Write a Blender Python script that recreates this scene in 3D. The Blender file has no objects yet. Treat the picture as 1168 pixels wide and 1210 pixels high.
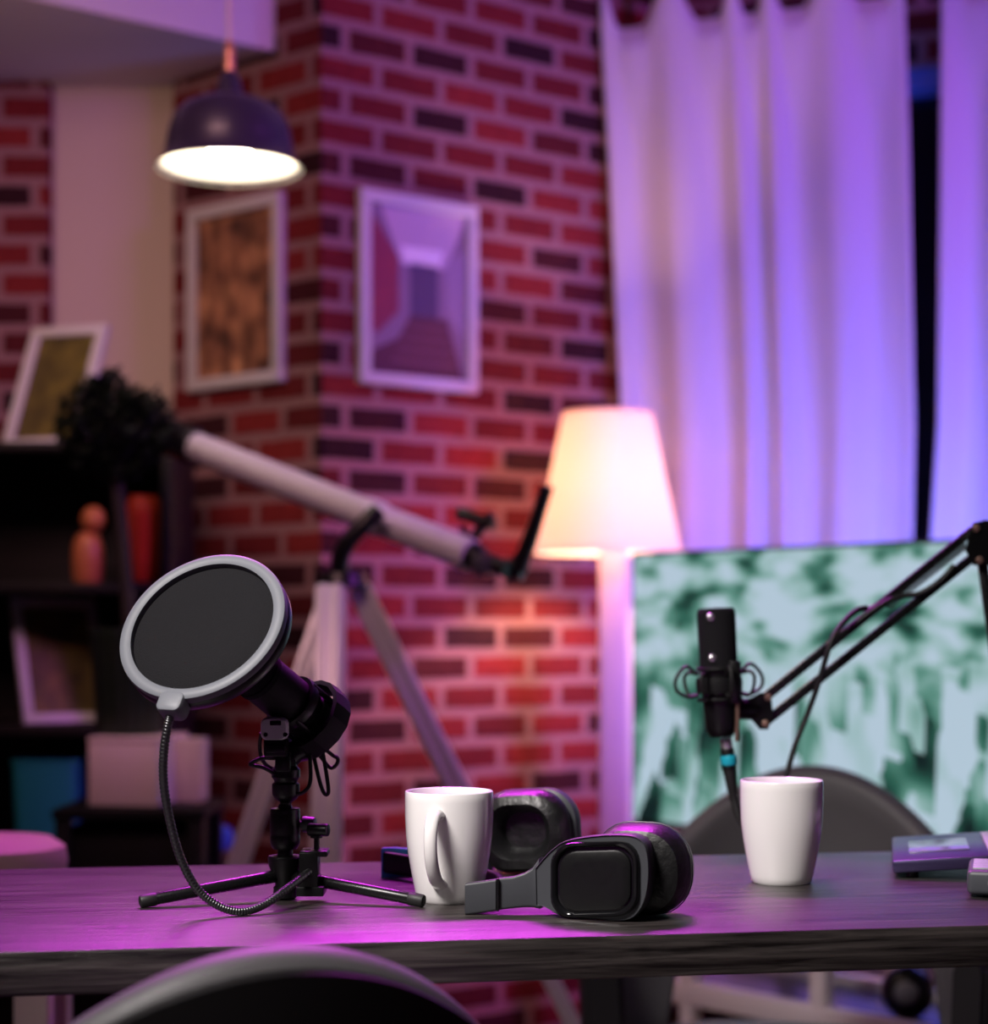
import bpy, bmesh, math, random
from mathutils import Vector, Matrix
random.seed(7)
S = bpy.context.scene
C = S.collection
PI = math.pi
# ---------------------------------------------------------------- survey of the room
F, CX, HY, ZC = 2200.0, 584.0, 745.0, 1.0045       # focal length in pixels, principal column, eye level row, eye height
TZ = 0.75                                          # table top height

def P(px, py, Y):
    return Vector(((px - CX) / F * Y, Y, ZC + (HY - py) / F * Y))

# ---------------------------------------------------------------- materials
def nmat(name):
    m = bpy.data.materials.new(name); m.use_nodes = True
    nt = m.node_tree
    return m, nt, nt.nodes['Principled BSDF']

def pm(name, col, rough=0.5, metal=0.0, spec=0.5, emit=None, estr=0.0, coat=0.0, bump=0.0, bscale=200.0, trans=0.0):
    m, nt, b = nmat(name)
    b.inputs['Base Color'].default_value = (*col, 1)
    b.inputs['Roughness'].default_value = rough
    b.inputs['Metallic'].default_value = metal
    b.inputs['Specular IOR Level'].default_value = spec
    b.inputs['Coat Weight'].default_value = coat
    if emit:
        b.inputs['Emission Color'].default_value = (*emit, 1)
        b.inputs['Emission Strength'].default_value = estr
    tc = nt.nodes.new('ShaderNodeTexCoord')
    n = nt.nodes.new('ShaderNodeTexNoise'); n.inputs['Scale'].default_value = bscale
    n.inputs['Detail'].default_value = 3
    nt.links.new(tc.outputs['Object'], n.inputs['Vector'])
    # faint variation of the roughness so that nothing is perfectly uniform
    mr = nt.nodes.new('ShaderNodeMapRange')
    mr.inputs['To Min'].default_value = max(0.02, rough - 0.05); mr.inputs['To Max'].default_value = min(1, rough + 0.05)
    nt.links.new(n.outputs['Fac'], mr.inputs['Value']); nt.links.new(mr.outputs['Result'], b.inputs['Roughness'])
    if bump > 0:
        bp = nt.nodes.new('ShaderNodeBump'); bp.inputs['Strength'].default_value = bump
        bp.inputs['Distance'].default_value = 0.002
        nt.links.new(n.outputs['Fac'], bp.inputs['Height']); nt.links.new(bp.outputs['Normal'], b.inputs['Normal'])
    if trans > 0:
        out = nt.nodes['Material Output']
        t = nt.nodes.new('ShaderNodeBsdfTranslucent'); t.inputs['Color'].default_value = (*col, 1)
        mx = nt.nodes.new('ShaderNodeMixShader'); mx.inputs['Fac'].default_value = trans
        nt.links.new(b.outputs[0], mx.inputs[1]); nt.links.new(t.outputs[0], mx.inputs[2])
        nt.links.new(mx.outputs[0], out.inputs['Surface'])
    return m

def ramp(nt, stops, src):
    r = nt.nodes.new('ShaderNodeValToRGB')
    el = r.color_ramp.elements
    while len(el) < len(stops): el.new(0.5)
    for e, (p, c) in zip(el, stops):
        e.position = p; e.color = (*c, 1)
    nt.links.new(src, r.inputs['Fac'])
    return r

def brick_mat(name, bw=0.182, rh=0.0734):
    m, nt, b = nmat(name)
    tc = nt.nodes.new('ShaderNodeTexCoord')
    sx = nt.nodes.new('ShaderNodeSeparateXYZ'); nt.links.new(tc.outputs['Object'], sx.inputs[0])
    cb = nt.nodes.new('ShaderNodeCombineXYZ')
    nt.links.new(sx.outputs['X'], cb.inputs['X']); nt.links.new(sx.outputs['Z'], cb.inputs['Y'])
    # slightly wavy joints
    nz = nt.nodes.new('ShaderNodeTexNoise'); nz.inputs['Scale'].default_value = 14; nt.links.new(tc.outputs['Object'], nz.inputs['Vector'])
    ad = nt.nodes.new('ShaderNodeVectorMath'); ad.operation = 'MULTIPLY_ADD'
    ad.inputs[1].default_value = (0.006, 0.006, 0); nt.links.new(nz.outputs['Color'], ad.inputs[0]); nt.links.new(cb.outputs[0], ad.inputs[2])
    br = nt.nodes.new('ShaderNodeTexBrick')
    br.inputs['Scale'].default_value = 1.0
    br.inputs['Brick Width'].default_value = bw; br.inputs['Row Height'].default_value = rh
    br.inputs['Mortar Size'].default_value = 0.0125; br.inputs['Mortar Smooth'].default_value = 0.2
    br.inputs['Color1'].default_value = (0, 0, 0, 1); br.inputs['Color2'].default_value = (1, 1, 1, 1)
    br.inputs['Mortar'].default_value = (0.5, 0.5, 0.5, 1)
    br.offset = 0.5
    nt.links.new(ad.outputs[0], br.inputs['Vector'])
    rp = ramp(nt, [(0.0, (0.030, 0.010, 0.015)), (0.22, (0.055, 0.013, 0.018)), (0.34, (0.11, 0.015, 0.018)), (0.7, (0.18, 0.019, 0.022)), (1.0, (0.26, 0.028, 0.028))], br.outputs['Color'])
    n2 = nt.nodes.new('ShaderNodeTexNoise'); n2.inputs['Scale'].default_value = 45; n2.inputs['Detail'].default_value = 5
    nt.links.new(tc.outputs['Object'], n2.inputs['Vector'])
    mx = nt.nodes.new('ShaderNodeMix'); mx.data_type = 'RGBA'; mx.blend_type = 'MULTIPLY'; mx.inputs['Factor'].default_value = 0.55
    nt.links.new(rp.outputs['Color'], mx.inputs['A'])
    r2 = ramp(nt, [(0.3, (0.55, 0.55, 0.55)), (0.7, (1.2, 1.2, 1.2))], n2.outputs['Fac'])
    nt.links.new(r2.outputs['Color'], mx.inputs['B'])
    mm = nt.nodes.new('ShaderNodeMix'); mm.data_type = 'RGBA'
    nt.links.new(br.outputs['Fac'], mm.inputs['Factor']); nt.links.new(mx.outputs['Result'], mm.inputs['A'])
    mm.inputs['B'].default_value = (0.31, 0.165, 0.175, 1)
    nt.links.new(mm.outputs['Result'], b.inputs['Base Color'])
    b.inputs['Roughness'].default_value = 0.85; b.inputs['Specular IOR Level'].default_value = 0.12
    iv = nt.nodes.new('ShaderNodeMath'); iv.operation = 'SUBTRACT'; iv.inputs[0].default_value = 1
    nt.links.new(br.outputs['Fac'], iv.inputs[1])
    bp = nt.nodes.new('ShaderNodeBump'); bp.inputs['Strength'].default_value = 0.6; bp.inputs['Distance'].default_value = 0.006
    nt.links.new(iv.outputs[0], bp.inputs['Height']); nt.links.new(bp.outputs['Normal'], b.inputs['Normal'])
    return m

def wood_mat(name, dark, light, rough, spec, su=2.0, sv=60.0):
    m, nt, b = nmat(name)
    tc = nt.nodes.new('ShaderNodeTexCoord'); mp = nt.nodes.new('ShaderNodeMapping')
    mp.inputs['Scale'].default_value = (su, sv, sv)
    nt.links.new(tc.outputs['Object'], mp.inputs['Vector'])
    n = nt.nodes.new('ShaderNodeTexNoise'); n.inputs['Scale'].default_value = 2.2; n.inputs['Detail'].default_value = 8
    n.inputs['Roughness'].default_value = 0.65; n.inputs['Distortion'].default_value = 0.4
    nt.links.new(mp.outputs[0], n.inputs['Vector'])
    r = ramp(nt, [(0.36, dark), (0.5, tuple((a + c) / 2 for a, c in zip(dark, light))), (0.62, light)], n.outputs['Fac'])
    nt.links.new(r.outputs['Color'], b.inputs['Base Color'])
    mr = nt.nodes.new('ShaderNodeMapRange'); mr.inputs['To Min'].default_value = rough - 0.1; mr.inputs['To Max'].default_value = rough + 0.1
    nt.links.new(n.outputs['Fac'], mr.inputs['Value']); nt.links.new(mr.outputs['Result'], b.inputs['Roughness'])
    b.inputs['Specular IOR Level'].default_value = spec
    bp = nt.nodes.new('ShaderNodeBump'); bp.inputs['Strength'].default_value = 0.9; bp.inputs['Distance'].default_value = 0.0012
    nt.links.new(n.outputs['Fac'], bp.inputs['Height']); nt.links.new(bp.outputs['Normal'], b.inputs['Normal'])
    return m

M = {}
M['brick'] = brick_mat('red_brick')
M['plaster'] = pm('cream_plaster', (0.62, 0.50, 0.43), 0.9, bump=0.1)
M['white_paint'] = pm('white_paint', (0.72, 0.68, 0.70), 0.8)
M['ceiling'] = pm('ceiling_paint', (0.6, 0.56, 0.58), 0.9)
M['floor'] = wood_mat('floor_boards', (0.05, 0.03, 0.025), (0.12, 0.07, 0.05), 0.45, 0.4, 3, 14)
M['table'] = wood_mat('dark_oak_veneer', (0.006, 0.0045, 0.0045), (0.060, 0.050, 0.048), 0.35, 0.75, 2.6, 62)
M['black'] = pm('black_plastic', (0.005, 0.005, 0.0055), 0.34, spec=0.4)
M['black_matte'] = pm('black_matte', (0.004, 0.004, 0.0045), 0.6, spec=0.25)
M['petrol'] = pm('bluish_slider', (0.03, 0.22, 0.40), 0.45)  # bluish tone for the far slider only, the near one being graphite
M['black_gloss'] = pm('black_gloss', (0.006, 0.006, 0.007), 0.07)
M['black_metal'] = pm('black_metal', (0.012, 0.012, 0.013), 0.28, 0.4)
M['leather'] = pm('black_leather', (0.006, 0.006, 0.0065), 0.40, bump=0.5, bscale=120)
M['graphite'] = pm('graphite_plastic', (0.048, 0.051, 0.058), 0.42, spec=0.4)
M['ring'] = pm('grey_ring_plastic', (0.155, 0.163, 0.185), 0.5, spec=0.4)
M['silver'] = pm('silver_metal', (0.7, 0.7, 0.72), 0.25, 0.9)
M['steel'] = pm('dark_ribbed_steel', (0.10, 0.10, 0.105), 0.30, 0.9)
M['grey_tag'] = pm('satin_grey_metal', (0.6, 0.6, 0.61), 0.5, 0.0)
M['rubber'] = pm('rubber', (0.01, 0.01, 0.01), 0.55)
M['porcelain'] = pm('white_porcelain', (0.82, 0.80, 0.79), 0.16, coat=0.3)
M['cyan'] = pm('cyan_plastic', (0.01, 0.42, 0.55), 0.4)
M['chair'] = pm('charcoal_leatherette', (0.105, 0.10, 0.106), 0.5, bump=0.15, bscale=350)
M['chair_dark'] = pm('black_chair_base', (0.009, 0.008, 0.009), 0.5, spec=0.3)
M['alu'] = pm('pale_aluminium', (0.62, 0.60, 0.64), 0.38, 0.3)
M['tele'] = pm('white_telescope_tube', (0.62, 0.60, 0.66), 0.35)
M['frame_white'] = pm('white_frame', (0.66, 0.63, 0.64), 0.5)
M['cream_wood'] = pm('pale_pink_wood', (0.70, 0.56, 0.52), 0.6)
M['white_tube'] = pm('white_tube_paint', (0.88, 0.80, 0.84), 0.5)
M['pink'] = pm('pink_fabric', (0.75, 0.50, 0.50), 0.85, bump=0.3)
M['pale_box'] = pm('pale_pink_card', (0.90, 0.72, 0.74), 0.7)
M['teal'] = pm('teal_plastic', (0.01, 0.24, 0.25), 0.55)
M['red_glaze'] = pm('red_orange_glaze', (0.78, 0.07, 0.025), 0.3)
M['orange_glaze'] = pm('orange_glaze', (0.55, 0.16, 0.06), 0.4)
M['blue_fabric'] = pm('blue_fabric', (0.01, 0.06, 0.5), 0.8, bump=0.3)
M['brown'] = wood_mat('brown_wood', (0.05, 0.02, 0.012), (0.13, 0.06, 0.035), 0.5, 0.4)
M['shelf'] = wood_mat('black_brown_shelf', (0.006, 0.005, 0.005), (0.016, 0.012, 0.011), 0.55, 0.3)
M['leaf'] = pm('dark_leaf', (0.004, 0.008, 0.004), 0.7, spec=0.15)
M['bark'] = pm('dark_bark', (0.02, 0.014, 0.01), 0.8, bump=0.6)
M['pot'] = pm('dark_green_pot', (0.012, 0.028, 0.014), 0.6)
M['pendant'] = pm('aubergine_enamel', (0.035, 0.025, 0.06), 0.32)
M['pendant_in'] = pm('white_enamel', (0.9, 0.86, 0.78), 0.5)
M['brass'] = pm('copper_brass', (0.75, 0.36, 0.22), 0.35, 0.6)
M['bronze'] = pm('dull_bronze', (0.22, 0.13, 0.10), 0.4, 0.5)
M['cord'] = pm('pale_cord', (0.75, 0.6, 0.72), 0.6)
M['bulb'] = pm('lit_bulb', (1, 1, 1), 0.4, emit=(1, 0.86, 0.66), estr=42)
M['shade_bulb'] = pm('lit_shade_bulb', (1, 1, 1), 0.4, emit=(1, 0.54, 0.34), estr=640)
M['lampshade'] = pm('lamp_shade_linen', (0.90, 0.80, 0.74), 0.9, trans=0.52)
M['curtain'] = pm('white_curtain', (0.80, 0.77, 0.80), 0.85, bump=0.25, bscale=500, trans=0.22)
M['laptop'] = pm('dark_laptop_metal', (0.055, 0.042, 0.11), 0.30, 0.6)
M['touchpad'] = pm('glossy_touchpad', (0.55, 0.60, 0.66), 0.16, 0.75)
M['keys'] = pm('grey_keys', (0.42, 0.42, 0.48), 0.45)
M['laptop_dark'] = pm('charcoal_laptop_base', (0.06, 0.065, 0.075), 0.45)
M['screen_off'] = pm('screen_glass', (0.01, 0.012, 0.02), 0.1)
M['night_glass'] = pm('night_glass', (0.002, 0.002, 0.004), 0.08)
M['win_frame'] = pm('blue_lit_window_frame', (0.16, 0.26, 0.7), 0.4)  # blue light falling on the frame is put into its colour
M['foam'] = pm('mesh_fabric', (0.014, 0.0135, 0.0155), 0.9, spec=0.1, bump=0.7, bscale=900)

def olive_mat():
    m, nt, b = nmat('olive_print')
    tc = nt.nodes.new('ShaderNodeTexCoord')
    n = nt.nodes.new('ShaderNodeTexNoise'); n.inputs['Scale'].default_value = 16; n.inputs['Detail'].default_value = 4
    nt.links.new(tc.outputs['Object'], n.inputs['Vector'])
    r = ramp(nt, [(0.3, (0.05, 0.035, 0.006)), (0.55, (0.13, 0.10, 0.015)), (0.75, (0.22, 0.16, 0.02))], n.outputs['Fac'])
    nt.links.new(r.outputs['Color'], b.inputs['Base Color']); b.inputs['Roughness'].default_value = 0.6
    return m
M['olive'] = olive_mat()

def pebble_mat():
    m, nt, b = nmat('autumn_print')
    tc = nt.nodes.new('ShaderNodeTexCoord')
    mp = nt.nodes.new('ShaderNodeMapping'); mp.inputs['Scale'].default_value = (1.25, 1, 0.8)
    nt.links.new(tc.outputs['Object'], mp.inputs['Vector'])
    v = nt.nodes.new('ShaderNodeTexVoronoi'); v.inputs['Scale'].default_value = 19
    nt.links.new(mp.outputs[0], v.inputs['Vector'])
    n = nt.nodes.new('ShaderNodeTexNoise'); n.inputs['Scale'].default_value = 15; n.inputs['Detail'].default_value = 3
    nt.links.new(mp.outputs[0], n.inputs['Vector'])
    r = ramp(nt, [(0.32, (0.10, 0.045, 0.03)), (0.5, (0.38, 0.17, 0.09)), (0.68, (0.66, 0.34, 0.17))], n.outputs['Fac'])
    r2 = ramp(nt, [(0.0, (1.25, 1.2, 1.2)), (0.55, (0.75, 0.7, 0.7)), (0.8, (0.3, 0.25, 0.25))], v.outputs['Distance'])
    mx = nt.nodes.new('ShaderNodeMix'); mx.data_type = 'RGBA'; mx.blend_type = 'MULTIPLY'; mx.inputs['Factor'].default_value = 0.8
    nt.links.new(r.outputs['Color'], mx.inputs['A']); nt.links.new(r2.outputs['Color'], mx.inputs['B'])
    nt.links.new(mx.outputs['Result'], b.inputs['Base Color']); b.inputs['Roughness'].default_value = 0.6
    return m
M['pebbles'] = pebble_mat()

def tv_mat():
    m, nt, b = nmat('lit_screen')
    tc = nt.nodes.new('ShaderNodeTexCoord')
    sx = nt.nodes.new('ShaderNodeSeparateXYZ'); nt.links.new(tc.outputs['Object'], sx.inputs[0])
    def noise(scale3, scale, detail, rot=0, dist=0.0):
        mp = nt.nodes.new('ShaderNodeMapping'); mp.inputs['Scale'].default_value = scale3; mp.inputs['Rotation'].default_value = (0, rot, 0)
        nt.links.new(tc.outputs['Object'], mp.inputs['Vector'])
        n = nt.nodes.new('ShaderNodeTexNoise'); n.inputs['Scale'].default_value = scale; n.inputs['Detail'].default_value = detail
        n.inputs['Distortion'].default_value = dist
        nt.links.new(mp.outputs[0], n.inputs['Vector'])
        return n
    top = noise((1, 1, 1.9), 8.0, 2.2, 0.35, 0.2)             # brush-like strokes
    low = noise((1.5, 1, 0.85), 6.0, 1.2, -0.12, 0.0)        # tall blocks
    vm = nt.nodes.new('ShaderNodeMapping'); vm.inputs['Scale'].default_value = (1.5, 1, 0.62); vm.inputs['Rotation'].default_value = (0, -0.1, 0)
    nt.links.new(tc.outputs['Object'], vm.inputs['Vector'])
    vo = nt.nodes.new('ShaderNodeTexVoronoi'); vo.distance = 'CHEBYCHEV'; vo.inputs['Scale'].default_value = 13
    nt.links.new(vm.outputs[0], vo.inputs['Vector'])
    vs = nt.nodes.new('ShaderNodeSeparateColor'); nt.links.new(vo.outputs['Color'], vs.inputs[0])
    bl = nt.nodes.new('ShaderNodeMix'); bl.data_type = 'FLOAT'; bl.inputs['Factor'].default_value = 0.36
    nt.links.new(low.outputs['Fac'], bl.inputs['A']); nt.links.new(vs.outputs[0], bl.inputs['B'])
    mr = nt.nodes.new('ShaderNodeMapRange'); mr.inputs['From Min'].default_value = 0.27; mr.inputs['From Max'].default_value = 0.40
    nt.links.new(sx.outputs['Z'], mr.inputs['Value'])
    mix = nt.nodes.new('ShaderNodeMix'); mix.data_type = 'FLOAT'
    nt.links.new(mr.outputs['Result'], mix.inputs['Factor']); nt.links.new(bl.outputs['Result'], mix.inputs['A']); nt.links.new(top.outputs['Fac'], mix.inputs['B'])
    r = ramp(nt, [(0.29, (0.006, 0.02, 0.02)), (0.37, (0.03, 0.14, 0.10)), (0.43, (0.13, 0.33, 0.27)), (0.49, (0.36, 0.57, 0.57)), (0.58, (0.54, 0.69, 0.82))], mix.outputs['Result'])
    nt.links.new(r.outputs['Color'], b.inputs['Emission Color']); b.inputs['Emission Strength'].default_value = 0.82
    b.inputs['Base Color'].default_value = (0.004, 0.004, 0.005, 1); b.inputs['Roughness'].default_value = 0.35
    return m
M['tv'] = tv_mat()

# ---------------------------------------------------------------- mesh helpers
def xf(bm, verts, mat):
    for v in verts: v.co = mat @ v.co

class MB:
    def __init__(s): s.bm = bmesh.new()
    def box(s, c, size, bev=0.0, mat=None, seg=2):
        g = bmesh.ops.create_cube(s.bm, size=1.0)
        vs = g['verts']
        for v in vs: v.co = Vector((v.co.x * size[0], v.co.y * size[1], v.co.z * size[2]))
        if bev > 0:
            es = list({e for v in vs for e in v.link_edges})
            r = bmesh.ops.bevel(s.bm, geom=es, offset=bev, segments=seg, profile=0.5, affect='EDGES')
            vs = list({v for f in r['faces'] for v in f.verts} | {v for v in vs if v.is_valid})
        for v in vs: v.co += Vector(c)
        if mat: xf(s.bm, vs, mat)
        return s
    def lathe(s, prof, mat=None, seg=40, close=False):
        rings = []
        for r, z in prof:
            if r < 1e-6: rings.append([s.bm.verts.new((0, 0, z))])
            else: rings.append([s.bm.verts.new((r * math.cos(2 * PI * k / seg), r * math.sin(2 * PI * k / seg), z)) for k in range(seg)])
        pairs = list(zip(rings, rings[1:]))
        if close: pairs.append((rings[-1], rings[0]))
        for a, b in pairs:
            for k in range(seg):
                l = (k + 1) % seg
                if len(a) == 1 and len(b) == 1: continue
                if len(a) == 1: s.bm.faces.new((a[0], b[l], b[k]))
                elif len(b) == 1: s.bm.faces.new((a[k], a[l], b[0]))
                else: s.bm.faces.new((a[k], a[l], b[l], b[k]))
        if mat:
            for rg in rings: xf(s.bm, rg, mat)
        return s
    def loft(s, loops, closed=True, caps=True):
        R = [[s.bm.verts.new(p) for p in L] for L in loops]
        n = len(R[0])
        for a, b in zip(R, R[1:]):
            for k in range(n if closed else n - 1):
                l = (k + 1) % n
                s.bm.faces.new((a[k], a[l], b[l], b[k]))
        if caps and closed:
            s.bm.faces.new(R[0][::-1]); s.bm.faces.new(R[-1])
        return s
    def tube(s, pts, r, seg=12, caps=True, flat=None):
        pts = [Vector(p) for p in pts]
        n = len(pts); rs = r if isinstance(r, (list, tuple)) else [r] * n
        tan = [(pts[min(i + 1, n - 1)] - pts[max(i - 1, 0)]).normalized() for i in range(n)]
        up = Vector((0, 0, 1)) if abs(tan[0].z) < 0.9 else Vector((1, 0, 0))
        u = (up - tan[0] * up.dot(tan[0])).normalized()
        loops = []
        for i in range(n):
            u = (u - tan[i] * u.dot(tan[i])).normalized()
            w = tan[i].cross(u)
            fu, fw = (1, 1) if flat is None else flat
            loops.append([pts[i] + (u * math.cos(2 * PI * k / seg) * fu + w * math.sin(2 * PI * k / seg) * fw) * rs[i] for k in range(seg)])
        return s.loft(loops, True, caps)
    def cyl(s, a, b, r, r2=None, seg=24, bev=0.0):
        a, b = Vector(a), Vector(b); d = b - a; L = d.length; r2 = r if r2 is None else r2
        q = d.to_track_quat('Z', 'Y').to_matrix().to_4x4(); mat = Matrix.Translation(a) @ q
        e = min(bev, L * 0.45)
        if e > 0: pr = [(0, 0), (r - e, 0), (r - 0.3 * e, 0.3 * e), (r, e), (r2, L - e), (r2 - 0.3 * e, L - 0.3 * e), (r2 - e, L), (0, L)]
        else: pr = [(0, 0), (r, 0), (r2, L), (0, L)]
        return s.lathe(pr, mat, seg)
    def torus(s, mat, R, r, seg=48, ms=12):
        return s.lathe([(R + r * math.cos(2 * PI * k / ms), r * math.sin(2 * PI * k / ms)) for k in range(ms)], mat, seg, close=True)
    def ball(s, c, rad, sc=(1, 1, 1), seg=24):
        n = seg // 2
        pr = [(rad * math.sin(PI * k / n), -rad * math.cos(PI * k / n)) for k in range(n + 1)]
        pr[0] = (0, -rad); pr[-1] = (0, rad)
        return s.lathe(pr, Matrix.Translation(c) @ Matrix.Diagonal((*sc, 1)), seg)
    def build(s, name, m, parent=None, local=False, angle=38):
        bm = s.bm
        if parent is not None and not local:
            root = parent
            while root.parent: root = root.parent
            bmesh.ops.translate(bm, verts=bm.verts, vec=-root.location)
        bmesh.ops.recalc_face_normals(bm, faces=bm.faces)
        me = bpy.data.meshes.new(name); bm.to_mesh(me); bm.free()
        if isinstance(m, str): m = M[m]
        me.materials.append(m)
        for p in me.polygons: p.use_smooth = True
        me.set_sharp_from_angle(angle=math.radians(angle))
        o = bpy.data.objects.new(name, me); C.objects.link(o)
        if parent is not None: o.parent = parent
        return o

def tag(o, label, cat, group=None, kind=None):
    o['label'] = label; o['category'] = cat
    if group: o['group'] = group
    if kind: o['kind'] = kind
    return o

def thing(name, label, cat, loc=(0, 0, 0), group=None, rot=0):
    o = bpy.data.objects.new(name, None); C.objects.link(o)
    o.empty_display_size = 0.05
    o.location = loc; o.rotation_euler = (0, 0, rot)
    return tag(o, label, cat, group)

def struct(o, label=None):
    o['kind'] = 'structure'
    if label: o['label'] = label
    return o

def smooth_path(pts, n=8):
    pts = [Vector(p) for p in pts]
    q = [pts[0] * 2 - pts[1]] + pts + [pts[-1] * 2 - pts[-2]]
    out = []
    for i in range(1, len(q) - 2):
        a, b, c, d = q[i - 1:i + 3]
        for k in range(n):
            t = k / n
            out.append(0.5 * ((2 * b) + (c - a) * t + (2 * a - 5 * b + 4 * c - d) * t * t + (3 * b - a - 3 * c + d) * t ** 3))
    out.append(pts[-1])
    return out

def rrect(w, h, r, n=6):
    out = []
    for cx, cz, a0 in ((w / 2 - r, h / 2 - r, 0), (-w / 2 + r, h / 2 - r, 90), (-w / 2 + r, -h / 2 + r, 180), (w / 2 - r, -h / 2 + r, 270)):
        for k in range(n + 1):
            a = math.radians(a0 + 90 * k / n)
            out.append((cx + r * math.cos(a), cz + r * math.sin(a)))
    return out

def frame_matrix(origin, xdir, zdir):
    """columns: x = xdir, z = zdir, y = z cross x"""
    x = Vector(xdir).normalized(); z = Vector(zdir).normalized(); z = (z - x * z.dot(x)).normalized(); y = z.cross(x)
    m = Matrix((x, y, z)).transposed().to_4x4(); m.translation = Vector(origin)
    return m

# ================================================================ THE ROOM
def wall(name, a, b, z0, z1, th, m, label=None, phase=0.0, zphase=0.0):
    """a box whose front face runs from a to b; thickness goes away from the camera side"""
    a, b = Vector((a[0], a[1], 0)), Vector((b[0], b[1], 0))
    d = b - a; L = d.length
    bm = MB(); bm.box((L / 2 + phase, th / 2, (z0 + z1) / 2), (L, th, z1 - z0))
    o = bm.build(name, m, None)
    yaw = math.atan2(d.y, d.x)
    o.rotation_euler = (0, 0, yaw)
    o.location = a - Vector((math.cos(yaw), math.sin(yaw), 0)) * phase
    struct(o, label)
    return o

CEIL = 2.78
corner = Vector((-0.3987, 4.3, 0))
dirR = Vector((0.797, 0.604, 0)); dirL = Vector((-0.766, 0.643, 0))
endR = corner + dirR * 1.05
endL = corner + dirL * 0.522
wall('wall_right_brick', corner, endR + dirR * 0.05, 0, CEIL, 0.2, 'brick', 'red brick wall with the corridor picture', phase=0.023)
wall('wall_left_brick', endL, corner, 0, CEIL, 0.2, 'brick', 'dim red brick wall with the brown picture', phase=0.06)
dirW = Vector((0.934, -0.358, 0)); nW = Vector((-0.358, -0.934, 0))
W0 = corner + dirR * 1.02
def wpt(s, off=0.0, z=0.0):
    p = W0 + dirW * s + nW * off
    return Vector((p.x, p.y, z))
WIN_TOP, WIN_SILL = 2.42, 0.95
wall('wall_window_above', wpt(-0.02), wpt(2.0), WIN_TOP, CEIL, 0.2, 'brick', 'brick wall above the window')
wall('wall_window_below', wpt(-0.02), wpt(2.0), 0, WIN_SILL, 0.2, 'brick', 'brick wall below the window')
wall('wall_window_side', wpt(-0.02), wpt(0.16), WIN_SILL, WIN_TOP, 0.2, 'brick', 'brick wall left of the window')
# window: frame members and dark panes set back in the wall
def wall_local(name, m, boxes, parent=None, label=None):
    bm = MB()
    for (s0, s1, o0, o1, z0, z1) in boxes:
        mt = frame_matrix(wpt(0), dirW, (0, 0, 1))
        bm.box(((s0 + s1) / 2, -(o0 + o1) / 2, (z0 + z1) / 2), (s1 - s0, o1 - o0, z1 - z0), mat=mt)
    return bm.build(name, m, parent)
win = wall_local('window_1', 'win_frame', [(0.16, 2.0, -0.14, -0.02, WIN_TOP - 0.05, WIN_TOP), (0.16, 2.0, -0.14, 0.04, WIN_SILL, WIN_SILL + 0.04), (0.16, 0.21, -0.14, -0.06, WIN_SILL, WIN_TOP), (1.0, 1.05, -0.14, -0.06, WIN_SILL, WIN_TOP), (1.95, 2.0, -0.14, -0.06, WIN_SILL, WIN_TOP)])
struct(win, 'dark night window behind the curtains')
wall_local('window_pane', 'night_glass', [(0.20, 1.0, -0.12, -0.11, WIN_SILL + 0.04, WIN_TOP - 0.04), (1.05, 1.96, -0.12, -0.11, WIN_SILL + 0.04, WIN_TOP - 0.04)], win)
# alcove
yA = endL.y + 0.06
wall('wall_alcove', (-1.75, yA), (endL.x + 0.06, yA), 0, CEIL, 0.15, 'plaster', 'cream plaster wall of the alcove')
xl = (57 - CX) / F * (yA - 0.05)
wall('wall_far_left_brick', (-1.75, yA - 0.05), (xl, yA - 0.05), 0, CEIL, 0.045, 'brick', 'dark brick pier at the far left', phase=0.03)
# ceiling beam, running parallel to the right-hand brick face
bA = corner + dirL * 0.156
bm = MB()
bz0 = 2.374
nB = Vector((-0.604, 0.797, 0))
loops = []
q0, q1 = bA - dirR * 1.9, bA + dirR * 0.02
for q in (q0, q1):
    w = q + nB * 0.9
    loops.append([(q.x, q.y, bz0), (w.x, w.y, bz0), (w.x, w.y, CEIL), (q.x, q.y, CEIL)])
bm.loft(loops)
struct(bm.build('trim_1', 'white_paint', None), 'pale boxed ceiling beam at the top left')
bm = MB(); bm.box((0.1, 2.2, -0.05), (4.8, 6.6, 0.1)); struct(bm.build('floor', 'floor'), 'dark wooden floor')
bm = MB(); bm.box((0.1, 2.2, CEIL + 0.05), (4.8, 6.6, 0.1)); struct(bm.build('ceiling', 'ceiling'), 'white ceiling')
wall('wall_left', (-2.25, -1.05), (-2.25, 5.4), 0, CEIL, 0.1, 'plaster')
wall('wall_right', (2.45, 5.4), (2.45, -1.05), 0, CEIL, 0.1, 'plaster')

# ================================================================ TABLE
tang = math.atan2(0.1616, 0.9869)
T = thing('table', 'dark wood veneer table holding the microphones, mugs and headphones', 'table', (0, 1.538, 0), rot=tang)
TD, T0, T1, TTH = 0.525, -0.78, 0.90, 0.036
bm = MB(); bm.box(((T0 + T1) / 2, TD / 2, TZ - TTH / 2), (T1 - T0, TD, TTH), 0.0015, seg=2)
bm.build('table_top', 'table', T, local=True)
for x in (T0 + 0.06, T1 - 0.06):
    for y in (0.06, TD - 0.06):
        bm = MB(); bm.box((x, y, (TZ - TTH) / 2), (0.05, 0.05, TZ - TTH), 0.003)
        bm.build('leg', 'black_metal', T, local=True)

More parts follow.
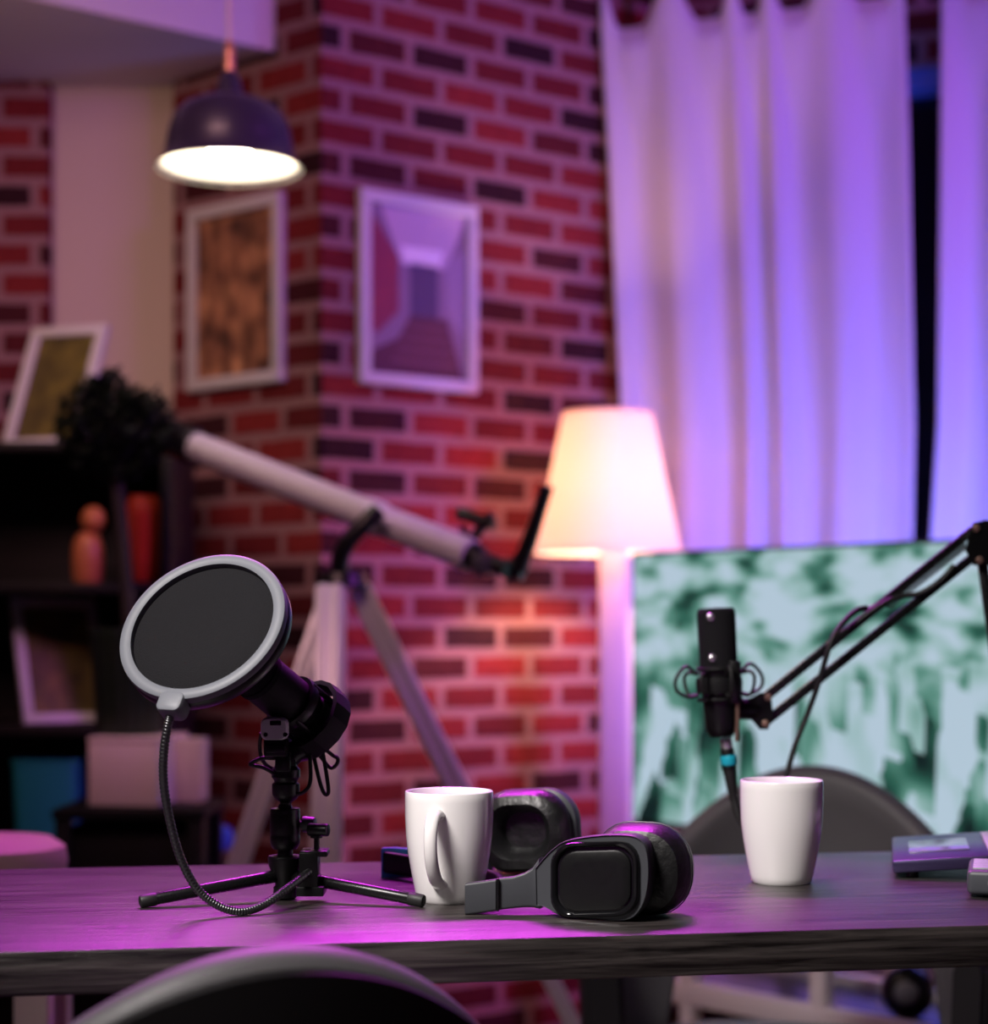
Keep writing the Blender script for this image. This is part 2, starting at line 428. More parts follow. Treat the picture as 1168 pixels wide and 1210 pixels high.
# ================================================================ TUB CHAIRS
def tub_chair(label, loc, rot):
    R = thing('tub_chair', label, 'chair', loc, 'charcoal tub chairs at the table', rot)
    def sect(ph):
        a = abs(ph)
        zt = 0.575 + 0.222 * math.cos(min(a, 90) * PI / 180) ** 2
        k = min(1, max(0, (a - 42) / 16)); k = k * k * (3 - 2 * k)
        zb = 0.555 * (1 - k) + 0.35 * k
        th = 0.042
        out = []
        prof = []
        n = 5
        hh = (zt - zb)
        r = th / 2
        for i in range(n + 1):                      # rounded top rim
            an = PI * i / n
            prof.append((r * math.cos(an), zt - r + r * math.sin(an)))
        for i in range(1, 6): prof.append((-r, zt - r - (hh - 2 * r) * i / 6))
        for i in range(n + 1):
            an = PI + PI * i / n
            prof.append((r * math.cos(an), zb + r + r * math.sin(an)))
        for i in range(1, 6): prof.append((r, zb + r + (hh - 2 * r) * i / 6))
        for d, z in prof:
            fl = 1 + 0.16 * (z - 0.45)
            x = (0.272 * fl + d) * math.sin(math.radians(ph)); y = (0.255 * fl + d) * math.cos(math.radians(ph))
            out.append((x, y, z))
        return out
    bm = MB(); bm.loft([sect(-80 + 160 * i / 56) for i in range(57)])
    bm.build('backrest', 'chair', R, local=True, angle=60)
    for sgn in (-1, 1):
        bm = MB(); bm.loft([sect(sgn * (80.2 + 37.8 * i / 14)) for i in range(15)])
        bm.build('armrest', 'chair_dark', R, local=True, angle=60)
    def outer(ph):
        a = abs(ph)
        zt = 0.575 + 0.222 * math.cos(min(a, 90) * PI / 180) ** 2 - 0.013
        k = min(1, max(0, (a - 42) / 16)); k = k * k * (3 - 2 * k)
        zb = 0.555 * (1 - k) + 0.35 * k + 0.008
        pts = []
        for d, z in [(0.017, zt)] + [(0.0245, zt - 0.004 - (zt - zb - .008) * i / 8) for i in range(9)] + [(0.019, zb)]:
            fl = 1 + 0.16 * (z - 0.45)
            pts.append(((0.272 * fl + d) * math.sin(math.radians(ph)), (0.255 * fl + d) * math.cos(math.radians(ph)), z))
        return pts
    bm = MB(); bm.loft([outer(-116 + 232 * i / 72) for i in range(73)])
    bm.build('outer_shell', 'chair_dark', R, local=True, angle=60)
    bm = MB()
    loops = []
    for z, sc in ((0.35, 0.93), (0.355, 0.97), (0.378, 1.0), (0.402, 0.985), (0.415, 0.93), (0.419, 0.8)):
        loops.append([(0.235 * sc * (abs(math.cos(a)) ** 0.75) * (1 if math.cos(a) > 0 else -1), -0.02 + 0.225 * sc * (abs(math.sin(a)) ** 0.75) * (1 if math.sin(a) > 0 else -1), z) for a in [2 * PI * k / 48 for k in range(48)]])
    bm.loft(loops); bm.build('seat', 'chair', R, local=True)
    for sx in (-1, 1):
        for sy in (-1, 1):
            bm = MB(); bm.cyl((sx * 0.15, sy * 0.14, 0.36), (sx * 0.215, sy * 0.20, 0.0), 0.016, 0.010)
            bm.build('leg', 'chair_dark', R, local=True)
    return R
tub_chair('charcoal tub chair behind the table, in front of the television', (0.418, 2.62, 0), math.radians(-16))
tub_chair('near charcoal tub chair seen from behind at the front table edge', (-0.262, 1.475, 0), math.radians(180 + 26))

# ================================================================ MUGS
def mug(label, px, Y, hang):
    c = P(px, 0, Y); c.z = TZ
    R = thing('coffee_mug', label, 'mug', c, 'white coffee mugs on the table')
    prof_o = [(0.0, 0.002), (0.026, 0.0015), (0.0285, 0.0), (0.0302, 0.002), (0.0318, 0.0075), (0.0338, 0.017), (0.0363, 0.030), (0.0390, 0.046), (0.0408, 0.062), (0.0416, 0.080), (0.0417, 0.095), (0.0415, 0.1025), (0.0410, 0.1035), (0.0400, 0.1036), (0.0392, 0.1028), (0.0392, 0.095), (0.0388, 0.065), (0.0365, 0.040), (0.031, 0.012), (0.024, 0.007), (0, 0.006)]
    bm = MB(); bm.lathe(prof_o, None, 64)
    b = bm.build('cup_body', 'porcelain', R, local=True, angle=60)
    d = Vector((math.cos(hang), math.sin(hang), 0))
    pts = [(0.039, 0.083), (0.047, 0.0855), (0.056, 0.083), (0.0625, 0.074), (0.0645, 0.061), (0.062, 0.047), (0.055, 0.034), (0.046, 0.025), (0.0365, 0.0205), (0.033, 0.0195)]
    path = smooth_path([d * r + Vector((0, 0, z)) for r, z in pts], 6)
    n = len(path)
    rad = [0.0066 - 0.0012 * math.sin(PI * i / (n - 1)) for i in range(n)]
    bm = MB(); bm.tube(path, rad, 14, flat=(0.85, 1.15)); bm.build('handle', 'porcelain', R, local=True)
mug('white porcelain mug beside the headphones, handle turned to the viewer', 531, 1.756, math.radians(-104))
mug('white porcelain mug standing by the laptop, handle turned away right', 924, 1.882, math.radians(48))

# ================================================================ DESK MICROPHONE ON A TRIPOD
hubY = 1.765
H = P(337, 0, hubY); H.z = TZ
K = F / hubY
def hz(py): return ZC + (HY - py) / K
R = thing('desk_microphone', 'black microphone in a shock mount on a table tripod behind the pop filter', 'microphone', H)
def vl(name, m, prof, x=0, par=None, seg=32):
    bm = MB(); bm.lathe([(r / K, hz(py)) for r, py in prof], Matrix.Translation((H.x + x / K, H.y, 0)), seg)
    return bm.build(name, m, par or R)
hub = vl('tripod_hub', 'black', [(0, 1062), (11, 1062), (14, 1060), (14, 1048), (11.5, 1046), (12, 1042), (16, 1032), (19.5, 1022), (20.5, 1013), (19, 1011), (9.5, 1010.5), (8.5, 1002), (0, 1002)])
vl('ball_head', 'black', [(0, 1004), (14, 1003), (16, 1000), (17.7, 996), (18, 988), (17.4, 986), (18, 984), (18, 962), (17.4, 960), (18, 958), (17, 955), (9, 954), (7, 950), (0, 950)])
bm = MB(); bm.cyl((H.x + 17 / K, H.y, hz(974)), (H.x + 22 / K, H.y, hz(974)), 4 / K)
bm.cyl((H.x + 21 / K, H.y, hz(974)), (H.x + 36 / K, H.y - 0.002, hz(974)), 10 / K, 9 / K, 14, 0.001)
bm.build('lock_knob', 'graphite', R)
vl('swivel_joint', 'black', [(0, 956), (6, 956), (7, 948), (13, 944), (16.5, 938), (16.5, 926), (13.5, 924), (14.5, 921), (17, 918), (17, 909), (13, 905), (12, 896), (0, 896)], x=1)
# three legs
hubtop = Vector((H.x, H.y, hz(1033)))
for (px, py, Y) in ((170, 1071, 1.708), (497, 1069, 1.712), (None, None, None)):
    if px: foot = P(px, 0, Y); foot.z = TZ + 0.0062
    else: foot = Vector((H.x - 0.004, H.y + 0.146, TZ + 0.0062))
    d = (foot - hubtop); dn = d.normalized()
    st = hubtop + dn * 0.008
    bm = MB(); bm.cyl(st, foot - dn * 0.004, 0.0062, 0.0056, 20, 0.001)
    lg = bm.build('tripod_leg', 'black_metal', R)
    bm = MB(); bm.cyl(foot - dn * 0.012, foot + dn * 0.004, 0.0064, 0.0060, 20, 0.002)
    bm.build('rubber_foot', 'rubber', lg)
# microphone body along a tilted axis
m0, m1 = P(262, 762, 1.705), P(383, 862, 1.80)
ax = (m1 - m0).normalized(); ML = (m1 - m0).length
mq = Matrix.Translation(m0) @ ax.to_track_quat('Z', 'Y').to_matrix().to_4x4()
bm = MB()
mr = 0.0238
bm.lathe([(0, 0.055), (mr, 0.055), (mr, ML - 0.035), (mr - 0.0012, ML - 0.034), (mr - 0.0012, ML - 0.031), (mr, ML - 0.03), (mr, ML - 0.012), (mr - 0.003, ML - 0.003), (mr - 0.008, ML + 0.004), (0.011, ML + 0.007), (0, ML + 0.007)], mq, 40)
bm.build('microphone_body', 'black_matte', R)
bm = MB(); bm.lathe([(0, -0.002), (0.012, 0), (0.019, 0.004), (mr, 0.012), (mr, 0.050), (mr + 0.0012, 0.051), (mr + 0.0012, 0.056), (0, 0.056)], mq, 40)
bm.build('microphone_grille', 'foam', R)
# shock mount: rings round the body, bracket and elastic loops
bm = MB()
for z in (ML - 0.048, ML - 0.010):
    bm.lathe([(mr + 0.0005, z - 0.005), (mr + 0.004, z - 0.005), (mr + 0.005, z), (mr + 0.004, z + 0.005), (mr + 0.0005, z + 0.005)], mq, 40, close=True)
for k in range(4):
    an = PI / 4 + k * PI / 2
    o = Vector((math.cos(an), math.sin(an), 0)) * (mr + 0.003)
    bm.cyl(mq @ (o + Vector((0, 0, ML - 0.05))), mq @ (o + Vector((0, 0, ML - 0.008))), 0.0028, None, 10)
sm = bm.build('inner_cradle', 'black', R)
bm = MB()
zc_ = ML - 0.018
bm.lathe([(mr + 0.010, zc_ - 0.011), (mr + 0.0145, zc_ - 0.011), (mr + 0.0155, zc_), (mr + 0.0145, zc_ + 0.011), (mr + 0.010, zc_ + 0.011)], mq, 16, close=True)
bm.build('outer_cradle', 'black_matte', R, angle=20)
br0 = P(343, 893, hubY); br1 = P(352, 868, hubY + 0.012)
bm = MB(); bm.tube(smooth_path([P(338, 900, hubY), P(350, 888, hubY + 0.004), P(368, 884, hubY + 0.012), P(380, 876, 1.785)], 6), 0.011, 12, flat=(1, 0.7))
bm.build('mount_bracket', 'black', R)
# grey clip with its dark slot at the front of the mount
ctr = P(325, 861, hubY - 0.022)
bm = MB(); loops = []
for y, sc in ((0.008, 0.96), (0.0, 1.0), (-0.006, 0.98), (-0.009, 0.86)):
    loops.append([(ctr.x + x * sc, ctr.y + y, ctr.z + z * sc) for x, z in rrect(32 / K, 27 / K, 8 / K, 5)])
bm.loft(loops); cl = bm.build('mount_clip', 'grey_tag', R)
bm = MB(); bm.box((ctr.x + 2 / K, ctr.y - 0.0085, ctr.z + 7 / K), (13 / K, 0.003, 5.5 / K), 0.0006); bm.build('clip_slot', 'black_gloss', cl)
bm = MB(); bm.box((ctr.x + 1 / K, ctr.y + 0.004, ctr.z - 22 / K), (27 / K, 0.022, 22 / K), 0.0025); bm.box((ctr.x + 2 / K, ctr.y - 0.008, ctr.z - 23 / K), (22 / K, 0.004, 9 / K), 0.001)
bm.box((ctr.x + 8 / K, ctr.y + 0.016, ctr.z - 40 / K), (18 / K, 0.02, 24 / K), 0.0025)
bm.build('mount_block', 'black', R)
for c1 in ((314, 868), (337, 868)):
    q = P(c1[0], c1[1], hubY - 0.031)
    bm = MB(); bm.cyl(q + Vector((0, 0.004, 0)), q, 2.6 / K, None, 12); bm.build('clip_screw', 'black_gloss', R)
for pts in ([(309, 866, -.02), (307, 880, -.015), (309, 895, -.01), (316, 905, 0), (330, 912, .004)],
            [(325, 896, -.01), (310, 896, -.02), (298, 901, -.02), (297, 904, -.02), (311, 907, -.016), (322, 913, -.01), (328, 920, 0)],
            [(376, 890, .018), (390, 907, .02), (398, 903, .02), (399, 896, .02), (394, 893, .022), (384, 885, .02)],
            [(368, 880, .012), (377, 920, .006), (383, 937, .004), (388, 937, .004), (387, 922, .006), (381, 885, .012)],
            [(366, 882, .004), (367, 922, -.004), (360, 935, -.006), (350, 938, -.006), (343, 930, 0)]):
    bm = MB(); bm.tube(smooth_path([P(a, b, hubY + c) for a, b, c in pts], 6), 0.0019, 8)
    bm.build('elastic_cord', 'rubber', R)

# ================================================================ POP FILTER
PF = P(240, 741, 1.655)
nrm = Vector((-0.268, -0.773, 0.575)).normalized()
fm = Matrix.Translation(PF) @ nrm.to_track_quat('Z', 'Y').to_matrix().to_4x4()
Rr = 105 * 1.655 / F
root = P(366, 1030, 1.745); root.z = TZ
R = thing('pop_filter', 'round grey-rimmed pop filter on a gooseneck clamped to the table tripod', 'pop filter', root)
bm = MB(); bm.lathe([(Rr * 0.852, -0.003), (Rr * 0.860, 0.0035), (Rr * 0.90, 0.0052), (Rr * 0.96, 0.0050), (Rr * 0.992, 0.0034), (Rr, 0.000), (Rr * 0.997, -0.0035), (Rr * 0.97, -0.0045), (Rr * 0.86, -0.004)], fm, 96, close=True)
bm.build('filter_ring', 'ring', R)
bm = MB(); bm.lathe([(Rr * 0.86, -0.0045), (Rr * 0.99, -0.0040), (Rr * 1.003, -0.007), (Rr * 1.0, -0.014), (Rr * 0.97, -0.017), (Rr * 0.87, -0.016)], fm, 96, close=True)
bm.build('rear_ring', 'black', R)
bm = MB(); bm.lathe([(0, 0.0005), (Rr * 0.5, 0.0002), (Rr * 0.82, -0.0008), (Rr * 0.87, -0.003), (Rr * 0.87, -0.006), (0, -0.004)], fm, 96)
bm.build('mesh_screen', 'foam', R)
# clip at the lower rim
low = Vector((-0.05, 0, -1)); low = (low - nrm * low.dot(nrm)).normalized()
lowc = PF + low * (Rr * 1.035)
side = nrm.cross(low).normalized()
cm = frame_matrix(lowc, side, low)
bm = MB(); loops = []
sgn = 1 if (cm.to_3x3() @ Vector((0, 1, 0))).dot(nrm) > 0 else -1
for y, sc in ((-0.012, 0.9), (-0.010, 1.0), (0.003, 1.0), (0.006, 0.92), (0.007, 0.75)):
    loops.append([cm @ Vector((x * sc, sgn * y, z * sc)) for x, z in rrect(0.0245, 0.0205, 0.006, 5)])
bm.loft(loops); bm.build('rim_clip', 'ring', R)
gp = [lowc + low * 0.006 + nrm * -0.006, P(200, 850, 1.612), P(194, 885, 1.615), P(193.5, 925, 1.622), P(201, 970, 1.632), P(214, 1015, 1.642), P(233, 1050, 1.650), P(258, 1070, 1.655), P(285, 1077, 1.660), P(312, 1069, 1.675), P(338, 1051, 1.698), P(366, 1030, 1.735)]
path = smooth_path(gp, 44)
bm = MB(); bm.tube(path, [0.0034 + 0.0007 * abs(math.sin(i * PI / 5)) for i in range(len(path))], 14)
bm.build('gooseneck', 'steel', R, angle=180)
# C clamp gripping the tripod hub
bm = MB()
cb = lambda x0, x1, y0, y1, z0, z1, bev=0.001: bm.box(((x0 + x1) / 2, (y0 + y1) / 2, (z0 + z1) / 2), (x1 - x0, y1 - y0, z1 - z0), bev)
X = lambda px: (px - CX) / F * 1.745
Z = lambda py: ZC + (HY - py) / F * 1.745
cb(X(355), X(377), 1.732, 1.760, Z(1050), Z(1006))
cb(X(352), X(384), 1.731, 1.764, Z(1057), Z(1046))
cb(X(356), X(388), 1.733, 1.762, Z(1011), Z(1004))
bm.build('clamp_body', 'black', R)
bm = MB(); bm.cyl((X(374), 1.748, Z(1022)), (X(374), 1.748, Z(985)), 0.0027, None, 12); bm.build('clamp_screw', 'black_metal', R)
bm = MB(); bm.cyl((X(365), 1.744, Z(980)), (X(389), 1.738, Z(980)), 0.0062, 0.0062, 10, 0.0012); bm.cyl((X(374), 1.745, Z(990)), (X(374), 1.745, Z(977)), 0.0058, None, 12); bm.build('clamp_knob', 'black', R)

# ================================================================ HEADPHONES
hp = Vector((0.075, 1.69, TZ))
R = thing('headphones', 'black over-ear headphones lying on the table around the mug', 'headphones', hp)
th = math.radians(21)
a_ax = Vector((math.sin(th), math.cos(th), 0)); p_ax = Vector((math.cos(th), -math.sin(th), 0)); zU = Vector((0, 0, 1))
def cup(front, flip, tilt, nm):
    """front: centre of the outermost face; layers go along +a (flip: the ear pad faces the camera)"""
    ca, sa = math.cos(tilt), math.sin(tilt)
    px_, pz_ = p_ax * ca + zU * sa, zU * ca - p_ax * sa
    def ring(w, h, r, d, off=(0, 0)):
        return [front + a_ax * d * 1.15 + px_ * (x + off[0]) + pz_ * (z + off[1]) for x, z in rrect(w * 1.13, h, r, 7)]
    out = {}
    if not flip:
        bm = MB(); bm.loft([ring(.074, .064, .024, .004), ring(.086, .076, .028, .0), ring(.0925, .0835, .031, .004), ring(.094, .085, .032, .012), ring(.090, .081, .031, .024), ring(.080, .072, .03, .030)])
        out['s'] = bm.build('ear_cup', 'graphite', R)
        bm = MB(); bm.loft([ring(.060, .050, .018, -.0012, (.004, -.001)), ring(.068, .058, .021, -.0032, (.004, -.001)), ring(.076, .0665, .0235, -.0028, (.004, -.001)), ring(.080, .070, .025, .003, (.004, -.001))])
        out['g'] = bm.build('glossy_bezel', 'black_gloss', R)
        bm = MB(); bm.loft([ring(.050, .040, .014, -.0012, (.004, -.001)), ring(.0605, .0505, .018, -.0017, (.004, -.001)), ring(.061, .051, .0185, .000, (.004, -.001))])
        bm.build('cup_panel', 'black', out['g'])
        d0 = .028
        bm = MB(); bm.loft([ring(.070, .066, .028, d0), ring(.084, .080, .032, d0 + .003), ring(.091, .087, .035, d0 + .011), ring(.094, .090, .036, d0 + .022), ring(.092, .088, .036, d0 + .033), ring(.084, .080, .034, d0 + .042), ring(.066, .062, .026, d0 + .046), ring(.05, .046, .02, d0 + .040), ring(.046, .042, .018, d0 + .02)])
        pad = bm.build('ear_pad', 'leather', R)
        bm = MB(); lp = ring(.0955, .0915, .0365, d0 + .025); bm.tube(lp + [lp[0]], 0.0007, 6); bm.build('seam', 'graphite', pad)
    else:
        bm = MB(); bm.loft([ring(.040, .036, .016, .022), ring(.050, .046, .02, .006), ring(.062, .058, .026, .0), ring(.080, .076, .033, .003), ring(.089, .085, .036, .010), ring(.090, .086, .036, .020), ring(.084, .080, .034, .028)])
        bm.build('ear_pad', 'leather', R)
        bm = MB(); bm.loft([ring(.080, .072, .03, .024), ring(.094, .084, .034, .028), ring(.095, .085, .034, .038), ring(.090, .080, .033, .048), ring(.076, .066, .026, .052)])
        bm.build('ear_cup', 'graphite', R)
    return px_, pz_
n_front = P(706, 1038, 1.632)
pz0 = zU
def on_cup(px, py, d):
    ray = P(px, py, 1.0) - Vector((0, 0, ZC)); q = n_front + a_ax * d
    o = Vector((0, 0, ZC)); t = (q - o).dot(a_ax) / ray.dot(a_ax)
    return o + ray * t
def shaped(name, m, outline, steps, par=None):
    pts = [n_front + (Vector(p) - n_front) for p in outline]
    c = sum(pts, Vector()) / len(pts)
    bm = MB(); bm.loft([[c + (p - c) * sc + a_ax * d for p in pts] for d, sc in steps]); return bm.build(name, m, par or R)
low_z = TZ + 0.0008
def clampz(p):
    return Vector((p.x, p.y, max(p.z, low_z)))
cup_px = [(632, 1026), (642, 1014), (653, 1003), (667, 994), (690, 989), (712, 986.5), (735, 986), (750, 988), (761, 996), (766, 1012), (767, 1035), (764, 1058), (757, 1075), (745, 1086), (725, 1090), (700, 1091), (680, 1089.5), (667, 1086), (655, 1079), (643, 1072), (633, 1070)]
o_pts = smooth_path([clampz(on_cup(x, y, 0)) for x, y in cup_px], 3)
shaped('ear_cup', 'graphite', o_pts, [(.0015, .975), (0.0, .985), (.002, 1.0), (.010, 1.0), (.026, .97), (.032, .92)])
def rr_px(x0, x1, y0, y1, r, skew=0.0):
    cx, cy = (x0 + x1) / 2, (y0 + y1) / 2
    return [clampz(on_cup(cx + x, cy - z + skew * x, 0)) for x, z in rrect(x1 - x0, y1 - y0, r, 6)]
g = shaped('glossy_bezel', 'black_gloss', rr_px(651, 756, 994, 1084, 26, -.03), [(.002, 1.0), (-.0022, .985), (-.0034, .955), (-.0030, .90), (-.0012, .86), (.001, .84)])
shaped('cup_panel', 'black', rr_px(662, 746, 1005, 1075, 20, -.03), [(.001, 1.0), (-.0014, .99), (-.0020, .94), (-.0022, .6)], g)
pc0 = on_cup(738, 1035, 0)
def pr(w, h, r, d): return [clampz(pc0 + a_ax * d + p_ax * x + zU * z) for x, z in rrect(w, h * .93, r, 7)]
d0 = .026
bm = MB(); bm.loft([pr(.066, .064, .028, d0), pr(.080, .078, .032, d0 + .003), pr(.088, .085, .035, d0 + .012), pr(.091, .088, .036, d0 + .026), pr(.090, .086, .036, d0 + .040), pr(.082, .078, .034, d0 + .050), pr(.064, .060, .026, d0 + .054), pr(.05, .046, .02, d0 + .046), pr(.046, .042, .018, d0 + .02)])
pad = bm.build('ear_pad', 'leather', R)
bm = MB(); lp = pr(.0925, .0895, .0365, d0 + .030); bm.tube(lp + [lp[0]], 0.0006, 6); bm.build('seam', 'graphite', pad)
def strap(pts, ws, hs, m, name):
    loops = []
    for p, w, h in zip(pts, ws, hs):
        p = Vector(p)
        loops.append([p + a_ax * dy + zU * dz for dy, dz in [(x, z) for x, z in rrect(w, h, min(w, h) * 0.25, 3)]])
    bm = MB(); bm.loft(loops); return bm.build(name, m, R)
def at(px, py, Y): return P(px, py, Y)
strap([at(640, 1043, 1.668), at(632, 1048, 1.668), at(622, 1051, 1.667), at(608, 1054, 1.667), at(590, 1056, 1.667)], [.014, .013, .011, .010, .009], [.046, .036, .031, .0285, .0285], 'graphite', 'yoke_arm')
strap([at(588, 1057, 1.667), at(570, 1059.5, 1.668), at(552, 1062, 1.669)], [.009, .010, .010], [.0285, .0285, .0285], 'graphite', 'slider')
bm = MB(); bm.box(at(588.5, 1056.5, 1.6655), (0.0022, 0.0125, 0.0292), 0.0005); bm.build('slider_joint', 'black_gloss', R)
# far cup
f_front = P(612, 0, 1.925); f_front.z = TZ + 0.0455
cup(f_front, True, math.radians(4), 'far')
strap([at(580, 1000, 1.975), at(560, 1010, 1.972), at(530, 1017, 1.962), at(500, 1019, 1.945), at(484, 1020, 1.935)], [.014, .012, .010, .010, .010], [.070, .045, .034, .032, .032], 'graphite', 'yoke_arm')
strap([at(484, 1020, 1.935), at(468, 1020.5, 1.928), at(453, 1021, 1.920)], [.009, .010, .010], [.031, .034, .034], 'petrol', 'slider')['label'] = 'bluish far slider'
# head band passing between the mug and the far cup
band = smooth_path([(-0.022, 1.672, TZ + .0145), (-0.013, 1.692, TZ + .013), (0.001, 1.722, TZ + .0125), (0.0055, 1.758, TZ + .0125), (-0.004, 1.795, TZ + .0125), (-0.03, 1.835, TZ + .0135), (-0.07, 1.878, TZ + .0145), (-0.1, 1.908, TZ + .0155), (-0.1125, 1.920, TZ + .016)], 8)
loops = []
for i, p in enumerate(band):
    t = (band[min(i + 1, len(band) - 1)] - band[max(i - 1, 0)]).normalized(); s = Vector((t.y, -t.x, 0)).normalized()
    loops.append([p + s * x + zU * z for x, z in rrect(.008, .022, .003, 3)])
bm = MB(); bm.loft(loops); bm.build('headband', 'black', R)

# ================================================================ CONDENSER MICROPHONE ON THE BOOM
cY = 2.2; KC = F / cY
mc = P(853, 0, cY); mc.z = P(0, 872, cY).z
R = thing('condenser_microphone', 'upright black condenser microphone hanging from the boom arm', 'microphone', mc)
tilt = Matrix.Translation(mc) @ Matrix.Rotation(math.radians(-2.5), 4, 'Y') @ Matrix.Translation(-mc)
def cz(py): return P(0, py, cY).z
def cv(name, m, prof, par=None, seg=32, x=0):
    bm = MB(); bm.lathe([(r / KC, cz(py)) for r, py in prof], tilt @ Matrix.Translation((mc.x + x / KC, mc.y, 0)), seg); return bm.build(name, m, par or R)
cv('microphone_body', 'black', [(0, 871), (13, 871), (16, 866), (18.5, 858), (20, 840), (20.5, 815), (22, 812), (22.5, 790), (0, 790)])
cv('grille', 'foam', [(0, 792), (22.6, 792), (22.8, 726), (22, 721), (19.5, 718.5), (0, 718)])
for py in (729, 777):
    q = tilt @ Vector((mc.x - 9 / KC, mc.y - 22 / KC, cz(py))); bm = MB(); bm.ball(q, 5 / KC, (1, 0.5, 1), 16); bm.build('badge' if py > 750 else 'screw', 'silver', R)
cv('shock_mount', 'black_matte', [(24.5, 800), (27, 800), (28, 806), (27, 818), (24.5, 818), (23, 810)], seg=24)
for py in (790, 826):
    bm = MB(); bm.torus(tilt @ Matrix.Translation((mc.x, mc.y, cz(py))), 25 / KC, 2.4 / KC, 32, 8); bm.build('mount_ring', 'black_matte', R)
for k in range(8):
    an = 2 * PI * k / 8 + 0.2
    o1 = Vector((math.cos(an), math.sin(an), 0))
    pts = [Vector((mc.x, mc.y, cz(796))) + o1 * (27 / KC), Vector((mc.x, mc.y, cz(786 + 8 * (k % 2)))) + o1 * (40 / KC), Vector((mc.x, mc.y, cz(800))) + o1 * (53 / KC if k % 4 == 0 else 46 / KC), Vector((mc.x, mc.y, cz(814))) + o1 * (52 / KC if k % 4 == 0 else 44 / KC), Vector((mc.x, mc.y, cz(822))) + o1 * (38 / KC), Vector((mc.x, mc.y, cz(820))) + o1 * (27 / KC)]
    bm = MB(); bm.tube(smooth_path([tilt @ p for p in pts], 5), 0.0022, 8); bm.build('elastic_cord', 'rubber', R)
bm = MB(); bm.box(P(869, 806, cY - 0.024), (13 / KC, 0.012, 50 / KC), 0.002); bm.build('mount_arm', 'black', R)
bm = MB(); bm.tube([P(872, 826, cY - .026), P(872, 850, cY - .026), P(871, 876, cY - .026)], 2.6 / KC, 10); bm.build('tension_rod', 'bronze', R)
bm = MB(); bm.cyl(P(868, 838, cY + .0), P(893, 838, cY + .008), 12 / KC, 13 / KC, 20, 0.002); bm.build('mount_hinge', 'black', R)
# ---- plug and cable
R2 = thing('microphone_cable', 'black microphone cable with a cyan ring running down from the condenser microphone', 'cable', P(858, 872, cY))
bm = MB(); bm.cyl(P(858, 872, cY), P(859.5, 886, cY), 7.2 / KC, None, 20, .001); bm.build('plug_tip', 'silver', R2)
bm = MB(); bm.cyl(P(859.5, 884, cY), P(862, 909, cY), 8.2 / KC, 8.6 / KC, 20, .001); bm.build('plug_sleeve', 'black', R2)
bm = MB(); bm.cyl(P(861, 892, cY), P(862.2, 904, cY), 9.2 / KC, None, 20, .001); bm.build('colour_ring', 'cyan', R2)
bm = MB()
pth = smooth_path([P(862, 907, cY), P(864.5, 925, cY), P(868, 945, cY), P(875, 968, cY - .005), P(890, 985, cY - .01), P(908, 975, cY - .005), P(922, 945, cY), P(932, 908, cY), P(941, 878, cY), P(956, 840, cY), P(968, 806, cY - .01), P(978, 772, cY - .02), P(984, 755, cY - .02), P(996, 737, cY - .012), P(1012, 722, cY), P(1024, 718, cY + .012)], 8)
rr = [max(0.0034, 0.0082 - 0.0048 * min(1, i / 26)) for i in range(len(pth))]
bm.tube(pth, rr, 10); bm.build('cable', 'rubber', R2)

# ================================================================ BOOM ARM
base = P(1200, 0, 2.205); base.z = TZ
R = thing('microphone_boom_arm', 'black scissor boom arm reaching in from the right over the table', 'boom arm', base)
def bar(a, b, w, m, name, par=None):
    a, b = Vector(a), Vector(b); d = b - a
    mt = frame_matrix((a + b) / 2, d, (0, 0, 1))
    bm = MB(); bm.box((0, 0, 0), (d.length, w, w), w * 0.18, mat=mt); return bm.build(name, m, par or R)
aY = cY + 0.012
bar(P(902, 826, aY), P(1152, 625, aY), 0.0105, 'black_metal', 'upper_bar')
bar(P(905, 853, aY), P(1148, 660, aY), 0.0105, 'black_metal', 'lower_bar')
# end brackets
def plate(pts, Y0, Y1, name, m='black'):
    bm = MB(); bm.loft([[P(a, b, Y0) for a, b in pts], [P(a, b, Y1) for a, b in pts]]); return bm.build(name, m, R)
plate([(884, 826), (900, 818), (912, 824), (914, 846), (908, 862), (898, 862), (888, 850)], aY - .014, aY + .014, 'end_bracket')
plate([(1150, 618), (1166, 614), (1182, 622), (1184, 652), (1176, 668), (1150, 668), (1141, 650)], aY - .016, aY + .016, 'elbow_bracket')
for q in ((908, 824), (905, 855), (1154, 624), (1158, 662)):
    bm = MB(); bm.cyl(P(q[0], q[1], aY - .019), P(q[0], q[1], aY + .019), 0.0045, None, 16, .001); bm.build('pivot_bolt', 'bronze', R)
# spring between the bars
sp = []
s0, s1 = P(1048, 715, aY), P(1140, 643, aY)
d = s1 - s0; u_ = Vector((0, 1, 0)); w_ = d.normalized().cross(u_)
for i in range(34 * 8 + 1):
    t = i / (34 * 8); an = 2 * PI * i / 8
    sp.append(s0 + d * t + u_ * math.cos(an) * 0.006 + w_ * math.sin(an) * 0.006)
bm = MB(); bm.tube(sp, 0.0011, 6); bm.build('spring', 'steel', R)
bm = MB(); bm.tube(smooth_path([P(1022, 722, aY), P(1036, 716, aY), P(1050, 715, aY)], 4), 0.0025, 8); bm.build('spring_hook', 'black', R)
